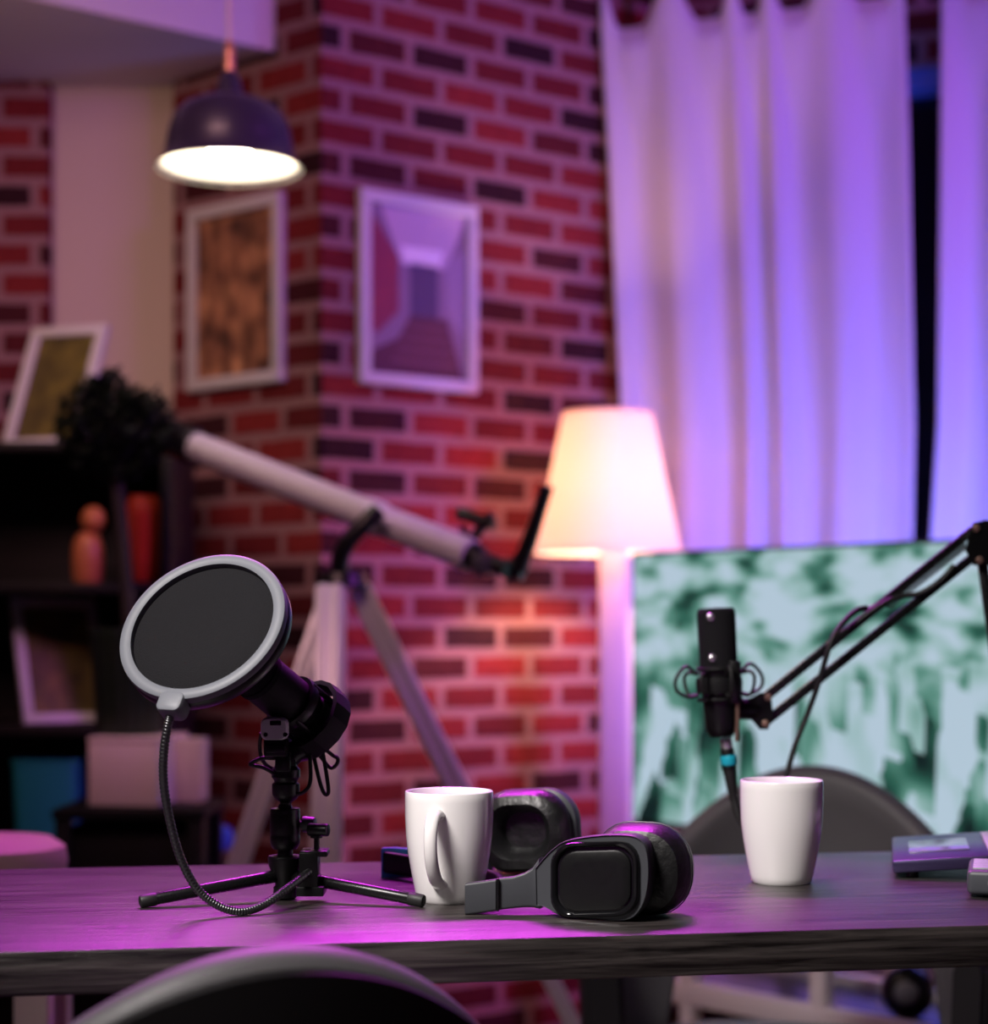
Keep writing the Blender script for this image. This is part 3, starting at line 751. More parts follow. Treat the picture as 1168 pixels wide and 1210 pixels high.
# cable ties that strap the lead to the bars
for q in ((1008, 738), (1032, 756)):
    pass
bm = MB(); bm.tube(smooth_path([P(1002, 744, aY - .008), P(1022, 728, aY - .009), P(1046, 712, aY - .008), P(1068, 704, aY - .004), P(1085, 702, aY - .006), P(1104, 692, aY - .009), P(1118, 680, aY - .008), P(1128, 668, aY - .008)], 6), 0.0034, 8); bm.build('strapped_lead', 'rubber', R)
# lower arm down to a clamp on the table edge
bar(P(1160, 655, aY), base + Vector((0, 0, .05)), 0.012, 'black_metal', 'lower_arm')
bm = MB(); bm.cyl(base + Vector((0, 0, 0.0)), base + Vector((0, 0, .07)), 0.016, 0.013, 20, .002); bm.build('post', 'black', R)
bm = MB(); bm.box(base + Vector((0, -.012, .006)), (.045, .07, .010), .001); bm.box(base + Vector((0, .006, -.035)), (.03, .016, .08), .001); bm.box(base + Vector((0, -.012, -.07)), (.03, .05, .010), .001); bm.build('clamp', 'black', R)

# ================================================================ LAPTOPS
# first: palm rest towards the left, screen off to the right
l0 = P(1056, 0, 1.908); l0.z = TZ
ldir = Vector((math.cos(math.radians(-12)), math.sin(math.radians(-12)), 0.085))
R = thing('laptop', 'open dark laptop behind the second mug, pale touchpad on its palm rest', 'laptop', l0)
lm = frame_matrix(l0 + Vector((0, 0, .0015)), ldir, (0, 0, 1))
LD, LW = 0.20, 0.222
bm = MB(); bm.box((LD / 2, LW / 2, 0.0105), (LD, LW, 0.0135), 0.003, mat=lm); bm.build('base', 'laptop', R)
bm = MB(); bm.box((0.049, LW / 2 - .005, 0.0181), (0.062, 0.105, 0.0012), 0.0004, mat=lm); bm.build('touchpad', 'touchpad', R)
for i in range(5):
    for j in range(10):
        bm = MB(); bm.box((0.105 + i * 0.0180, 0.020 + j * 0.0188, 0.0188), (0.0150, 0.0160, 0.0022), 0.0006, mat=lm); bm.build('key', 'keys', R)
sm_ = lm @ Matrix.Translation((LD, 0, 0.018)) @ Matrix.Rotation(math.radians(18), 4, 'Y')
bm = MB(); bm.box((0.002, LW / 2, 0.085), (0.006, LW, 0.17), 0.002, mat=sm_); ld = bm.build('lid', 'laptop', R)
bm = MB(); bm.box((-0.0015, LW / 2, 0.085), (0.001, LW - .02, 0.15), mat=sm_); bm.build('screen', 'screen_off', ld)
bm = MB()
for x in (0.02, LD - .02):
    for y in (0.02, LW - .02):
        q = lm @ Vector((x, y, .005)); bm = MB(); bm.cyl((q.x, q.y, TZ), q, .006, None, 12); bm.build('rubber_foot', 'rubber', R)
# second: only the near left corner in view
k0 = P(1143, 0, 1.772); k0.z = TZ
R = thing('audio_mixer', 'charcoal audio mixer box with pale keys at the right end of the table', 'audio mixer', k0)
km = frame_matrix(k0, Vector((math.cos(.27), -math.sin(.27), 0)), (0, 0, 1))
KW, KD = 0.24, 0.10
bm = MB(); bm.box((KW / 2, KD / 2, 0.0145), (KW, KD, 0.0235), 0.005, mat=km, seg=3); bm.build('base', 'laptop_dark', R)
for i in range(12):
    for j in range(4):
        bm = MB(); bm.box((0.013 + i * 0.0188, 0.018 + j * 0.0188, 0.027), (0.0155, 0.0155, 0.0022), 0.0006, mat=km); bm.build('key', 'keys', R)
bm = MB(); bm.cyl(km @ Vector((0.0225, -0.0006, 0.0145)), km @ Vector((0.0225, 0.004, 0.0145)), .0038, None, 16); bm.build('audio_socket', 'silver', R)
bm = MB()
for x in (0.02, KW - .02):
    for y in (0.02, KD - .02): bm.cyl(km @ Vector((x, y, 0)), km @ Vector((x, y, .004)), .006, None, 12)
bm.build('rubber_foot', 'rubber', R)

# ================================================================ TELEVISION AND ITS STAND
tl = P(745, 0, 4.0); tdir = Vector((0.669, -0.743, 0)); tn = Vector((-0.743, -0.669, 0))
tvb, tvt = 0.585, 1.172
TVW = 1.044
R = thing('television', 'large flat television showing a blurred green and white picture', 'television', (0, 0, 0))
tvm = frame_matrix((tl.x, tl.y, tvb), tdir, (0, 0, 1))        # local y points away from the viewer side
R.matrix_world = tvm
R.rotation_euler = (0, 0, math.atan2(tdir.y, tdir.x)); R.location = tvm.translation
H_ = tvt - tvb
bm = MB(); bm.box((TVW / 2, 0.025, H_ / 2), (TVW, 0.04, H_), 0.003); bm.build('housing', 'black', R, local=True)
bm = MB(); bm.box((TVW / 2, 0.0035, H_ / 2 + .004), (TVW - .016, 0.004, H_ - .022)); bm.build('screen', 'tv', R, local=True)
for x in (0.35, 0.72):
    bm = MB(); bm.box((x, 0.03, -0.028), (0.03, 0.16, 0.012), 0.003); bm.box((x, 0.03, -0.012), (0.03, 0.025, 0.03), 0.002); bm.build('foot', 'black', R, local=True)
# stand: white tubular frame with two shelves
sx0, sx1 = 0.115, 0.80
R = thing('tv_stand', 'white tubular frame stand under the television, glimpsed below the table', 'tv stand', (0, 0, 0))
R.rotation_euler = (0, 0, math.atan2(tdir.y, tdir.x)); R.location = (tl.x, tl.y, 0)
topz = tvb - .034
def sb(name, c, sz, m='white_tube', bev=0.006):
    bm = MB(); bm.box(c, sz, bev); return bm.build(name, m, R, local=True)
sb('top_board', ((sx0 + sx1) / 2, 0.06, topz - .0125), (sx1 - sx0, 0.30, 0.025), 'shelf', .002)
sb('shelf_board', ((sx0 + sx1) / 2, 0.07, 0.268), (sx1 - sx0 - .04, 0.26, 0.018), 'laptop', .002)
for y in (-0.09, 0.21):
    sb('rail', ((sx0 + sx1) / 2, y, 0.275), (sx1 - sx0 + .05, 0.04, 0.046))
    for x in (sx0 + .14, sx0 + .47): sb('post', (x, y, (topz - .025) / 2), (0.036, 0.036, topz - .025))
sp_c = Vector((sx1 - .10, 0.02, 0.277))
stand_m = Matrix.Translation(R.location) @ Matrix.Rotation(R.rotation_euler.z, 4, 'Z')
R = thing('speaker', 'small round black speaker on the lower shelf of the white stand', 'speaker', stand_m @ sp_c)
c = R.location + Vector((0, 0, .050))
bm = MB(); bm.ball(c, 0.05, (1, 1, 1), 28); bm.build('speaker_body', 'black', R)
dv = Vector((-0.25, -0.95, 0.1)).normalized()
bm = MB(); bm.cyl(c + dv * 0.040, c + dv * 0.052, 0.024, 0.018, 24, .003); bm.build('speaker_cone', 'ring', R)

# ================================================================ FLOOR LAMP
LY = 4.42; KL = F / LY
lc = P(718, 0, LY); lc.z = 0
R = thing('floor_lamp', 'lit floor lamp with a pale conical shade in front of the curtain', 'lamp', lc)
lz = lambda py: P(0, py, LY).z
bm = MB(); rt, rb = 53 / KL, 87 / KL; zt, zb = lz(489), lz(653)
bm.lathe([(rb, zb), (rt, zt), (rt - .003, zt), (rb - .003, zb)], Matrix.Translation((lc.x, lc.y, 0)), 64, close=True); sh = bm.build('lamp_shade', 'lampshade', R)
bm = MB(); bm.torus(Matrix.Translation((lc.x, lc.y, zb)), rb - .001, .0025, 64, 8); bm.torus(Matrix.Translation((lc.x, lc.y, zt)), rt - .001, .0025, 64, 8); bm.build('shade_trim', 'lampshade', sh)
bm = MB(); bm.box((lc.x + 7 / KL, lc.y, zb / 2 + .02), (32 / KL, 32 / KL, zb - .0), 0.004); bm.build('column', 'cream_wood', R)
bm = MB(); bm.cyl((lc.x + .01, lc.y, 0), (lc.x + .01, lc.y, .03), .13, .12, 40, .004); bm.build('base', 'cream_wood', R)
bm = MB(); bm.cyl((lc.x + 3/KL, lc.y, zb), (lc.x, lc.y, zb + .08), .018, .018, 20, .002); bm.build('socket', 'white_paint', R)
bm = MB(); bm.ball((lc.x, lc.y, zb + .14), .03, (1, 1, 1.2), 20); bm.build('bulb', 'shade_bulb', R)

# ================================================================ PENDANT LAMP
PY = 3.6; KP = F / PY
pc = P(271.5, 198, PY)
R = thing('pendant_lamp', 'dark domed pendant lamp, lit, hanging from a cord at the top left', 'lamp', pc)
pz = lambda py: P(0, py, PY).z
Mx = Matrix.Translation((pc.x, pc.y, 0))
outer = [(86.5, 199), (85.5, 197.5), (79, 190), (76, 184), (74.5, 170), (71, 152), (65, 138), (55, 127), (40, 120), (20, 116), (17, 114)]
bm = MB(); bm.lathe([(r / KP, pz(y)) for r, y in outer] + [((r - 1.5) / KP, pz(y + 1)) for r, y in reversed(outer[1:])] , Mx, 64, close=True)
bm.build('dome', 'pendant', R)
inner = [(86.6, 199.6), (85.5, 198.6), (76, 191), (73, 184), (71.5, 171), (68, 154), (62, 141), (52, 130), (38, 124), (18, 120), (0, 119.5)]
bm = MB(); bm.lathe([(r / KP, pz(y)) for r, y in inner], Mx, 64); bm.build('inner_reflector', 'pendant_in', R)
bm = MB(); bm.lathe([(r / KP, pz(y)) for r, y in [(0, 117), (18, 117), (17, 110), (14.5, 104), (13.5, 97), (10, 90), (6, 84), (0, 84)]], Mx, 32); bm.build('cap', 'pendant', R)
bm = MB(); bm.lathe([(r / KP, pz(y)) for r, y in [(0, 92), (6.5, 91), (6.5, 60), (5, 52), (3, 46), (0, 46)]], Mx, 24); bm.build('cord_grip', 'brass', R)
bm = MB(); bm.cyl((pc.x, pc.y, pz(48)), (pc.x, pc.y, CEIL), 0.0062, None, 12); bm.build('cord', 'cord', R)
bm = MB(); bm.ball((pc.x, pc.y, pz(176)), 0.042, (1, 1, 1), 24); bm.build('bulb', 'bulb', R)
bm = MB(); bm.cyl((pc.x, pc.y, pz(122)), (pc.x, pc.y, pz(155)), .018, None, 20); bm.build('socket', 'white_paint', R)

# ================================================================ CURTAINS
def px_on_wall(px, off):
    k = (px - CX) / F
    w = W0 + nW * off
    return (k * w.y - w.x) / (dirW.x - k * dirW.y)
ROD = 2.66
def curtain(label, pl, pr, nf, ph):
    """pl / pr: (top, mid, low) picture columns of its side edges"""
    off = 0.16
    nU, nV = nf * 14, 40
    bm = bmesh.new(); rows = []
    ztop, zmid, zlow = 2.56, 1.5, 0.06
    def edge(c, z):
        pts = [(2.56, c[0]), (2.2, c[1]), (1.5, c[2]), (0.9, c[3]), (0.0, c[3])]
        for (za, ca), (zb_, cb_) in zip(pts, pts[1:]):
            if z >= zb_: 
                t = (za - z) / (za - zb_); return ca + (cb_ - ca) * t
        return pts[-1][1]
    random.seed(ph)
    amp = [0.7 + 0.6 * random.random() for _ in range(nf + 2)]
    jit = [random.uniform(-0.25, 0.25) for _ in range(nf + 2)]
    for j in range(nV + 1):
        t = j / nV
        row = []
        for i in range(nU + 1):
            u = i / nU; q = nf * (u + (0.055 * math.sin(2 * PI * 1.0 * u + ph) + 0.03 * math.sin(2 * PI * 2.0 * u + 2.1 * ph)) * math.sin(PI * u))
            k = int(min(q, nf - 1e-6)); fr = q - k
            tab = (0.5 + 0.5 * math.cos(2 * PI * q)) ** 3
            top = 2.545 + 0.13 * tab
            z = top + (zlow - top) * t
            zz = min(z, 2.56)
            sl, sr = px_on_wall(edge(pl, zz), off), px_on_wall(edge(pr, zz), off)
            w = math.cos(2 * PI * q + 0.9 * jit[k] * math.sin(PI * fr) * t)
            a = 0.026 * (amp[k] * (1 - fr) + amp[k + 1] * fr) * (0.65 + 0.5 * t)
            s = sl + (sr - sl) * (u + 0.012 * math.sin(2 * PI * (q * 0.5 + t)) * t * math.sin(PI * u))
            dip = 0.045 * math.exp(-((t - 0.02) / 0.07) ** 2) * (0.5 - 0.5 * math.cos(2 * PI * q)) ** 2
            sec = 0.010 * math.sin(4 * PI * q + 2 * t + jit[k] * 3) * t
            p = wpt(s, off + a * w + sec + dip * 0.6, z)
            row.append(bm.verts.new(p))
        rows.append(row)
    for a, b in zip(rows, rows[1:]):
        for i in range(nU):
            bm.faces.new((a[i], a[i + 1], b[i + 1], b[i]))
    mb = MB(); mb.bm.free(); mb.bm = bm
    o = mb.build('curtain', 'curtain', None, angle=180)
    sol = o.modifiers.new('cloth', 'SOLIDIFY'); sol.thickness = 0.0015
    tag(o, label, 'curtain', 'white window curtains')
    return o
curtain('wide white curtain in loose folds left of the dark window gap', (712, 722, 738, 742), (1070, 1076, 1083, 1078), 5, 3)
curtain('white curtain at the right edge, right of the dark window gap', (1114, 1113, 1110, 1092), (1480, 1480, 1480, 1480), 5, 11)
bm = MB(); bm.cyl(wpt(-0.02, 0.16, ROD), wpt(1.95, 0.16, ROD), 0.014, None, 20)
rod = tag(bm.build('curtain_rod', 'black_metal'), 'dark curtain rod above the window, holding both curtains', 'curtain rod')
for s in (0.02, 1.9):
    bm = MB(); bm.cyl(wpt(s, 0.0, ROD), wpt(s, 0.16, ROD), 0.01, None, 12); bm.build('bracket', 'black_metal', rod)

# ================================================================ PICTURES ON THE WALLS
def on_wall_px(px, o, d, off):
    n = Vector((d.y, -d.x, 0)); n = n if n.y < 0 else -n
    w = o + n * off; k = (px - CX) / F
    s = (k * w.y - w.x) / (d.x - k * d.y)
    return s, n
def wall_picture(name, label, d, pxl, pxr, pyt, pyb, yref, border, group=None):
    s0, n = on_wall_px(pxl, corner, d, 0.02); s1, _ = on_wall_px(pxr, corner, d, 0.02)
    a = corner + d * s0; b = corner + d * s1
    xd = (b - a).normalized(); W = (b - a).length
    zt = ZC + (HY - pyt) / F * yref; zb = ZC + (HY - pyb) / F * yref
    R = thing(name, label, 'picture', (a.x, a.y, zb), group)
    R.rotation_euler = (0, 0, math.atan2(xd.y, xd.x))
    H = zt - zb
    # local: x along wall, -y towards the room
    bm = MB()
    for (cx, cz_, w, h) in ((W / 2, border / 2, W, border), (W / 2, H - border / 2, W, border), (border / 2, H / 2, border, H - 2 * border), (W - border / 2, H / 2, border, H - 2 * border)):
        bm.box((cx, -0.012, cz_), (w, 0.022, h), 0.001)
    bm.build('frame', 'frame_white', R, local=True)
    bm = MB(); bm.box((W / 2, -0.004, H / 2), (W - border, 0.006, H - border)); bm.build('backing', 'frame_white', R, local=True)
    return R, W, H
R, W, H = wall_picture('framed_picture', 'white framed picture of brown and orange shapes below the pendant lamp', dirL, 221, 331, 238, 457, 4.47, 0.028)
bm = MB(); bm.box((W / 2, -0.0085, H / 2), (W - .05, 0.002, H - .05)); bm.build('print', 'pebbles', R, local=True)
R, W, H = wall_picture('framed_picture', 'white framed corridor picture on the lit brick wall', dirR, 427, 565, 236, 460, 4.47, 0.027)
def poly(name, pts, col, dy, rough=0.5):
    x0, x1, z0, z1 = .027, W - .027, .027, H - .027
    Q = [(x0 + (x1 - x0) * u, z0 + (z1 - z0) * v) for u, v in pts]
    bm = MB(); bm.loft([[(x, -0.0075 - dy, z) for x, z in Q], [(x, -0.0085 - dy, z) for x, z in Q]])
    return bm.build(name, pm('print_' + name, col, rough), PR, local=True)
PR = R
PR = poly('print', [(0, 0), (1, 0), (1, 1), (0, 1)], (0.25, 0.17, 0.25), 0)
poly('ceiling_field', [(.12, 1), (1, 1), (.78, .66), (.33, .66)], (0.55, 0.42, 0.55), .0004)
poly('ceiling_light', [(.32, .77), (.76, .77), (.72, .67), (.36, .67)], (0.92, 0.85, 0.9), .0008)
poly('red_wall', [(.0, .97), (.30, .70), (.30, .38), (.08, .23), (0, .30)], (0.25, 0.03, 0.06), .0006)
poly('side_wall', [(.78, .70), (1, .80), (1, .25), (.80, .40)], (0.33, 0.24, 0.36), .0006)
poly('far_end', [(.42, .68), (.70, .68), (.70, .36), (.42, .36)], (0.09, 0.06, 0.13), .0008)
poly('floor_field', [(.0, .0), (.97, .0), (.80, .36), (.42, .36), (.30, .22), (.05, .14)], (0.10, 0.025, 0.04), .0006)
for v in (.08, .15, .22, .29): poly('floor_line', [(.18 + v * .7, v), (.9 - v * .3, v), (.9 - v * .3, v + .02), (.18 + v * .7, v + .02)], (0.17, 0.06, 0.09), .001)

# ================================================================ TELESCOPE ON ITS TRIPOD
TY = 3.6
tc0 = P(405, 0, TY); tc0.z = 0
R = thing('telescope', 'pale refractor telescope on a tall tripod in front of the brick corner', 'telescope', tc0)
A, B = P(228, 527, 3.92), P(556, 656, 3.50)
dt = (B - A).normalized()
q = A; L = (B - A).length
tm = Matrix.Translation(A) @ dt.to_track_quat('Z', 'Y').to_matrix().to_4x4()
r1 = 18.5 / (F / 3.68)
bm = MB(); bm.lathe([(0, 0), (r1, 0), (r1, L * .64), (r1 * 1.12, L * .65), (r1 * 1.12, L * .70), (r1, L * .71), (r1, L), (r1 * .8, L + .004), (0, L + .004)], tm, 40); bm.build('tube', 'tele', R)
bm = MB(); bm.lathe([(r1 * 1.02, .01), (r1 * 1.28, .0), (r1 * 1.3, -.13), (r1 * 1.22, -.132), (r1 * 1.2, -.02), (0, -.02)], tm, 40); bm.build('dew_shield', 'black', R)
bm = MB(); bm.lathe([(0, L), (r1 * .85, L + .001), (r1 * .8, L + .02), (r1 * .55, L + .024), (r1 * .5, L + .09), (0, L + .09)], tm, 32); foc = bm.build('focuser', 'black', R)
fk = P(573, 668, 3.50)
bm = MB(); bm.cyl(fk + Vector((-.006, -.045, 0)), fk + Vector((.006, .045, 0)), .02, None, 20, .003); bm.build('focus_knob', 'graphite', foc)
bm = MB(); bm.tube([P(598, 672, 3.49), P(618, 674, 3.48)], .021, 16); bm.tube([P(612, 674, 3.48), P(630, 628, 3.46), P(647, 574, 3.44)], [.018, .014, .012], 16); bm.build('eyepiece', 'black', R)
bm = MB(); bm.cyl(P(543, 606, 3.54), P(584, 620, 3.50), .013, .011, 16, .002); bm.cyl(P(548, 622, 3.53), P(552, 645, 3.53), .008, None, 12); bm.cyl(P(556, 640, 3.52), P(582, 607, 3.50), .009, None, 12); bm.build('finder_scope', 'black', R)
# head and fork
bm = MB(); bm.tube(smooth_path([P(447, 604, 3.56), P(432, 618, 3.55), P(412, 640, 3.55), P(402, 660, 3.56), P(404, 684, 3.58)], 5), [.018] * 21, 12); bm.build('mount_arm', 'black', R)
hd = P(404, 686, TY)
bm = MB(); bm.cyl(hd + Vector((0, 0, -.016)), hd + Vector((0, 0, .016)), .052, .046, 24, .005); bm.build('tripod_head', 'black', R)
def leg(pt, pb, w):
    top = P(*pt); bot = P(*pb); bot.z = 0.0
    d = bot - top; n = d.normalized()
    mid = top + d * 0.5
    mt = frame_matrix(top + d * .27, d, (0, 1, 0))
    mt2 = frame_matrix((0, 0, 0), d, (0, 1, 0)); side = mt2.to_3x3() @ Vector((0, 1, 0))
    bm = MB(); bm.box((0, 0, 0), (d.length * .54, w, .020), .003, mat=mt)
    for o in (-w * .25, w * .25):
        bm.box((0, 0, 0), (d.length * .54, w * .26, .026), .003, mat=Matrix.Translation(side * o) @ mt)
    lg = bm.build('tripod_leg', 'alu', R)
    bm = MB(); bm.box((0, 0, 0), (d.length * .50, w * .7, .016), .002, mat=frame_matrix(top + d * .74, d, (0, 1, 0))); bm.build('leg_extension', 'alu', lg)
    bm = MB(); bm.box((0, 0, 0), (.06, w * 1.25, .034), .004, mat=frame_matrix(top + d * .53, d, (0, 1, 0))); bm.build('leg_clamp', 'black', lg)
    bm = MB(); bm.cyl(bot - n * .04, bot, .014, .012, 16, .002); bm.build('rubber_foot', 'rubber', lg)
def flo(px, Y): return (px, 745 + ZC * F / Y, Y)
leg((394, 692, 3.60), flo(147, 3.30), .040)
leg((391, 692, 3.56), flo(377, 3.12), .058)
leg((424, 694, 3.60), flo(742, 3.70), .046)

# ================================================================ LEFT: SHELF UNIT AND WHAT STANDS ON IT
SX0, SX1, SF, SB_ = -1.32, -0.712, 4.10, 4.42
R = thing('shelf_unit', 'tall black-brown open shelf unit at the left against the alcove', 'shelf', ((SX0 + SX1) / 2, (SF + SB_) / 2, 0))
levels = [0.06, 0.48, 0.795, 1.11, 1.42]
def shb(name, x0, x1, y0, y1, z0, z1):
    bm = MB(); bm.box(((x0 + x1) / 2, (y0 + y1) / 2, (z0 + z1) / 2), (x1 - x0, y1 - y0, z1 - z0), .0015); return bm.build(name, 'shelf', R)
shb('side_panel', SX0, SX0 + .022, SF, SB_, 0, 1.42); shb('side_panel', SX1 - .022, SX1, SF, SB_, 0, 1.42)
for z in levels[:-1]: shb('shelf_board', SX0 + .022, SX1 - .022, SF, SB_, z - .022, z)
shb('top_board', SX0, SX1, SF - .005, SB_, 1.40, 1.42); shb('back_panel', SX0 + .02, SX1 - .02, SB_ - .01, SB_, 0.04, 1.41)
def lean_picture(label, tl_, tr_, bl_, br_, border, m):
    """four picture corners -> a leaning framed print with thickness"""
    a, b, c_, d_ = [Vector(v) for v in (bl_, br_, tr_, tl_)]
    x = (b - a); W = x.length; z = d_ - a; Hh = z.length
    mt = frame_matrix(a, x, z)
    R = thing('framed_picture', label, 'picture', a)
    zz = mt.to_3x3() @ Vector((0, 0, 1))
    bm = MB()
    for (cx, cz_, w, h) in ((W / 2, border / 2, W, border), (W / 2, Hh - border / 2, W, border), (border / 2, Hh / 2, border, Hh - 2 * border), (W - border / 2, Hh / 2, border, Hh - 2 * border)):
        bm.box((cx, .01, cz_), (w, .02, h), .001, mat=mt)
    bm.build('frame', 'frame_white', R)
    bm = MB(); bm.box((W / 2, .012, Hh / 2), (W - border, .006, Hh - border), mat=mt); bm.build('print', m, R)
    q0 = mt @ Vector((W / 2, .021, Hh * .62)); back = mt.to_3x3() @ Vector((0, 1, 0)); q1 = q0 + Vector((back.x, back.y, 0)).normalized() * .05; q1.z = a.z + .003
    bm = MB(); bm.tube([q0, q1], .004, 8); bm.build('easel_strut', 'frame_white', R)
a1 = Vector(P(0, 0, 4.26)); a1.z = 1.4215
ux = Vector((.945, -.327, 0))
t1_ = Vector((.043, .125, .295))
lean_picture('white framed olive print leaning on top of the shelf unit', a1 + t1_, a1 + t1_ + ux * .20, a1, a1 + ux * .20, .024, 'olive')
a2 = Vector(P(30, 0, 4.16)); a2.z = .797
t2_ = Vector((-.055, .088, .285)); ux2 = Vector((.85, .53, 0))
a2b = a2 - t2_ * 0
lean_picture('white framed olive print leaning inside the shelf unit beside the plant pot', a2 + t2_, a2 + t2_ + ux2 * .2, a2, a2 + ux2 * .2, .022, 'olive')
# red bottle vase and orange figure on the second shelf
c = P(171, 0, 4.16); c.z = 1.1105
R = thing('vase', 'glossy red cylindrical vase on the shelf right of the plant stem', 'vase', c)
bm = MB(); bm.lathe([(0, 0), (.036, 0), (.041, .006), (.044, .06), (.044, .15), (.042, .172), (.034, .186), (.034, .194), (.029, .194), (.030, .18), (.036, .165), (.036, .01), (0, .008)], Matrix.Translation(c), 40); bm.build('vase_body', 'red_glaze', R)
c = P(104, 0, 4.18); c.z = 1.1105
R = thing('figurine', 'small orange figurine on the shelf left of the plant stem', 'figurine', c)
bm = MB(); bm.lathe([(0, 0), (.030, 0), (.034, .01), (.036, .05), (.034, .085), (.026, .105), (.014, .115), (0, .116)], Matrix.Translation(c), 32); bm.build('figurine_body', 'orange_glaze', R)
bm = MB(); bm.ball(c + Vector((.012, 0, .142)), .028, (1, 1, 1.1), 20); bm.build('head', 'orange_glaze', R)
# teal bin
c = P(60, 0, 4.2); c.z = .4805
R = thing('storage_bin', 'teal plastic storage bin on the low shelf', 'bin', c)
bm = MB(); loops = []
for s, z in ((.86, 0), (1, .225), (1.03, .227), (1.03, .236), (.96, .236), (.84, .01)):
    loops.append([(c.x + x * s, c.y + y * s, c.z + z) for x, y in rrect(.148, .14, .02, 4)])
bm.loft(loops); bm.build('bin_body', 'teal', R)
c = P(92, 0, 4.11) + Vector((.0, .02, 0)); c.z = .4805
R = thing('ornament', 'pale pink round ornament beside the teal bin', 'ornament', c)
bm = MB(); bm.lathe([(0, 0), (.022, 0), (.03, .02), (.032, .045), (.026, .068), (.012, .08), (.01, .09), (.014, .094), (0, .094)], Matrix.Translation(c), 28); bm.build('ornament_body', 'pink', R)
# potted tree on a pale box on a black side table
SY = 3.72
c = P(150, 0, SY); c.z = 0
R = thing('side_table', 'black side table under the pale box at the left', 'side table', c)
bm = MB(); bm.box((c.x + .02, c.y + .05, .645), (.30, .28, .02), .003); bm.build('top', 'black_matte', R)
for sx in (-1, 1):
    for sy in (-1, 1):
        bm = MB(); bm.box((c.x + .02 + sx * .13, c.y + .05 + sy * .12, .3175), (.03, .03, .635), .002); bm.build('leg', 'black_matte', R)
bm = MB(); bm.box((c.x + .02, c.y + .05, .42), (.24, .22, .40), .002); bm.build('drawer_case', 'black_matte', R)
bl = P(104, 0, SY - .02); bl.z = .6555
bxm = frame_matrix(bl, (.985, -.17, 0), (0, 0, 1))
R = thing('storage_box', 'pale pink cardboard box under the dark green plant pot', 'box', bl)
bm = MB(); bm.box((.0725, .09, .064), (.145, .18, .126), .003, mat=bxm); bm.build('box_body', 'pale_box', R)
bm = MB(); bm.box((.0725, .09, .132), (.147, .182, .010), .002, mat=bxm); bm.build('lid', 'pale_box', R)
R = thing('storage_box', 'duller pale box half behind the gooseneck, right of the pink box', 'box', P(208, 0, SY + .05))
R.location.z = .6555
bl2 = R.location
bm = MB(); bm.box((bl2.x + .022, bl2.y + .05, .7195), (.06, .09, .128), .003); bm.build('box_body', 'cream_wood', R)
pt = bxm @ Vector((.052, .09, 0)); pt.z = .7945
R = thing('potted_tree', 'dark leafy potted tree in a dark green pot on the pale box', 'plant', pt)
bm = MB(); loops = []
for s, z in ((.80, 0), (.84, .004), (1.0, .20), (1.03, .203), (1.03, .215), (.95, .215), (.94, .19), (.3, .185)):
    loops.append([(pt.x + .078 * s * (1 + .02 * math.cos(18 * a)) * math.cos(a), pt.y + .078 * s * (1 + .02 * math.cos(18 * a)) * math.sin(a), pt.z + z) for a in [2 * PI * k / 108 for k in range(108)]])
bm.loft(loops); bm.build('pot', 'pot', R)
top = P(136, 520, SY + .07)
bm = MB(); bm.tube(smooth_path([pt + Vector((0, 0, .18)), Vector((pt.x - .004, pt.y, pt.z + .28)), Vector((top.x + .004, top.y, top.z - .08)), top], 6), .0145, 12)
for k in range(9):
    a = k * 2.4; e = top + Vector((math.cos(a) * .09, math.sin(a) * .09, .02 + .012 * k)); bm.tube([top + Vector((0, 0, -.06 + .01 * k)), (top + e) / 2 + Vector((0, 0, .0)), e], [.007, .005, .003], 6)
bm.build('trunk', 'bark', R)
bm = bmesh.new()
random.seed(5)
fc = top + Vector((.0, .0, .03))
for k in range(900):
    while True:
        v = Vector((random.uniform(-1, 1), random.uniform(-1, 1), random.uniform(-1, 1)))
        if v.length < 1: break
    p = fc + Vector((v.x * .118, v.y * .11, v.z * .115))
    if v.x > .1 and v.z > .55: p.z -= .03
    nrm_ = Vector((random.gauss(0, 1), random.gauss(0, 1), random.gauss(0, 1))).normalized()
    t = nrm_.orthogonal().normalized(); b = nrm_.cross(t)
    Ls, Ws = random.uniform(.03, .05), random.uniform(.010, .016)
    vs = [bm.verts.new(p + t * x * Ls + b * y * Ws + nrm_ * zz * Ls) for x, y, zz in ((-.5, 0, 0), (-.15, -.5, .06), (.2, -.42, .04), (.5, 0, -.06), (.2, .42, .04), (-.15, .5, .06))]
    m_ = bm.verts.new(p); 
    for i in range(6): bm.faces.new((vs[i], vs[(i + 1) % 6], m_))
mb = MB(); mb.bm.free(); mb.bm = bm
fo = mb.build('foliage', 'leaf', R)
# pink upholstered stool at the lower left and its neighbours
c = Vector(((18 - CX) / F * 2.62, 2.62, 0))
R = thing('stool', 'pink upholstered round stool behind the left end of the table', 'stool', c)
bm = MB(); bm.lathe([(0, .645), (.085, .645), (.098, .655), (.102, .68), (.098, .70), (.08, .712), (.04, .717), (0, .718)], Matrix.Translation((c.x - .03, c.y, 0)), 48); bm.build('seat', 'pink', R)
for dx, dy in ((.042, -.05), (-.10, -.05), (.042, .06), (-.10, .06)):
    bm = MB(); bm.box((c.x + dx - .003, c.y + dy, .324), (.048, .04, .648), .004); bm.build('leg', 'cream_wood', R)
c = P(240, 0, 4.0); c.z = 0
R = thing('crate', 'brown wooden crate on end between the side table and the telescope tripod', 'crate', c)
bm = MB(); bm.box((c.x, c.y, .265), (.13, .14, .53), .004); bm.build('crate_body', 'brown', R)
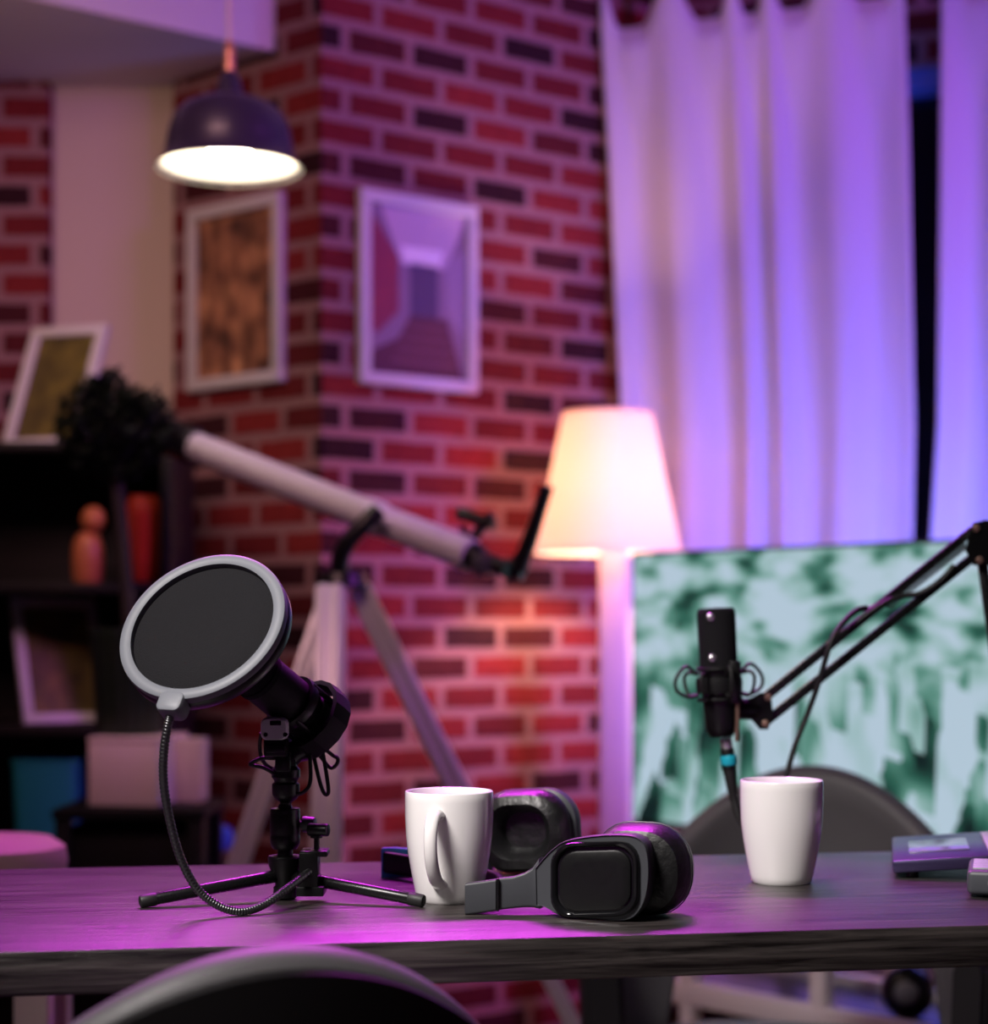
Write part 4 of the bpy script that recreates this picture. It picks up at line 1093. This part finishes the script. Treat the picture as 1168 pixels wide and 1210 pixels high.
R = thing('cushion', 'bright blue cushion resting on the brown crate', 'cushion', c + Vector((0, 0, .53)))
bm = MB(); loops = []
for z, s in ((0, .75), (.006, .92), (.025, 1.03), (.045, .95), (.055, .7), (.058, .35)):
    loops.append([(c.x + x * s, c.y + y * s, c.z + .5305 + z) for x, y in rrect(.125, .12, .04, 5)])
bm.loft(loops); bm.build('cushion_body', 'blue_fabric', R)

# ================================================================ LIGHTS
def area(name, loc, target, size, power, col, sy=None, spread=180):
    l = bpy.data.lights.new(name, 'AREA'); l.energy = power; l.color = col; l.size = size
    if sy: l.shape = 'RECTANGLE'; l.size_y = sy
    l.spread = math.radians(spread)
    o = bpy.data.objects.new(name, l); C.objects.link(o); o.location = loc
    o.rotation_euler = (Vector(target) - Vector(loc)).to_track_quat('-Z', 'Y').to_euler()
    return o
def spot(name, loc, target, power, col, ang, blend=0.6, rad=0.1):
    l = bpy.data.lights.new(name, 'SPOT'); l.energy = power; l.color = col; l.spot_size = math.radians(ang); l.spot_blend = blend; l.shadow_soft_size = rad
    o = bpy.data.objects.new(name, l); C.objects.link(o); o.location = loc
    o.rotation_euler = (Vector(target) - Vector(loc)).to_track_quat('-Z', 'Y').to_euler()
    return o
MAG, PUR, BLU, WARM, WHITE = (0.85, 0.10, 0.95), (0.62, 0.22, 1.0), (0.10, 0.13, 1.0), (1.0, 0.55, 0.30), (1.0, 0.93, 0.90)
# magenta studio panel above the back of the table
area('magenta_panel', (-0.20, 2.95, 2.3), (-0.2, 1.7, 0.75), 1.2, 12.5, (0.85, 0.05, 0.92), 0.25, 70)
# purple wash from the right, on the brick wall, the telescope and the curtains
spot('purple_wash', (1.75, 2.6, 2.4), (0.10, 4.5, 1.75), 104, (0.56, 0.10, 1.0), 72, 0.6, 0.25)
spot('magenta_wash', (1.7, 2.65, 2.1), (0.02, 4.45, 0.75), 84, (0.84, 0.06, 0.92), 40, 0.8, 0.2)
# blue light behind the television washing up the curtains
area('blue_uplight', (1.05, 3.65, 0.78), (0.95, 4.6, 1.5), 0.6, 15, (0.16, 0.20, 1.0), 0.25, 135)
# soft white key from the front left, high up
area('white_key', (-0.95, 0.5, 2.5), (0.05, 1.75, 0.8), 0.6, 6.0, WHITE, 0.7, 42)
# dim warm pink room light on the far end of the room, a warmer one on the alcove
area('warm_room', (-0.85, 2.2, 2.5), (-0.4, 4.3, 1.0), 0.7, 4.2, (1.0, 0.52, 0.54), 0.5, 95)
area('warm_alcove', (-1.25, 3.4, 2.2), (-1.05, 4.65, 1.8), 0.4, 1.1, (1.0, 0.66, 0.48), 0.4, 100)
w = bpy.data.worlds.new('room_dark'); S.world = w; w.use_nodes = True
w.node_tree.nodes['Background'].inputs[0].default_value = (0.35, 0.25, 0.4, 1); w.node_tree.nodes['Background'].inputs[1].default_value = 0.006

# ================================================================ CAMERA
cam = bpy.data.cameras.new('camera'); co = bpy.data.objects.new('camera', cam); C.objects.link(co)
co.location = (0, 0, ZC); co.rotation_euler = (PI / 2, 0, 0)
cam.sensor_fit = 'HORIZONTAL'; cam.sensor_width = 36; cam.lens = F / 1168 * 36
cam.shift_x = 0; cam.shift_y = (HY - 605) / 1168
cam.clip_start = 0.05; cam.clip_end = 50
cam.dof.use_dof = True; cam.dof.focus_distance = 1.70; cam.dof.aperture_fstop = 3.7
S.camera = co
S.view_settings.view_transform = 'Standard'; S.view_settings.look = 'None'
S.view_settings.exposure = 0.0; S.view_settings.gamma = 1.0; S.view_settings.use_curve_mapping = False
S.cycles.use_denoising = True
S.cycles.max_bounces = 8; S.cycles.sample_clamp_indirect = 6
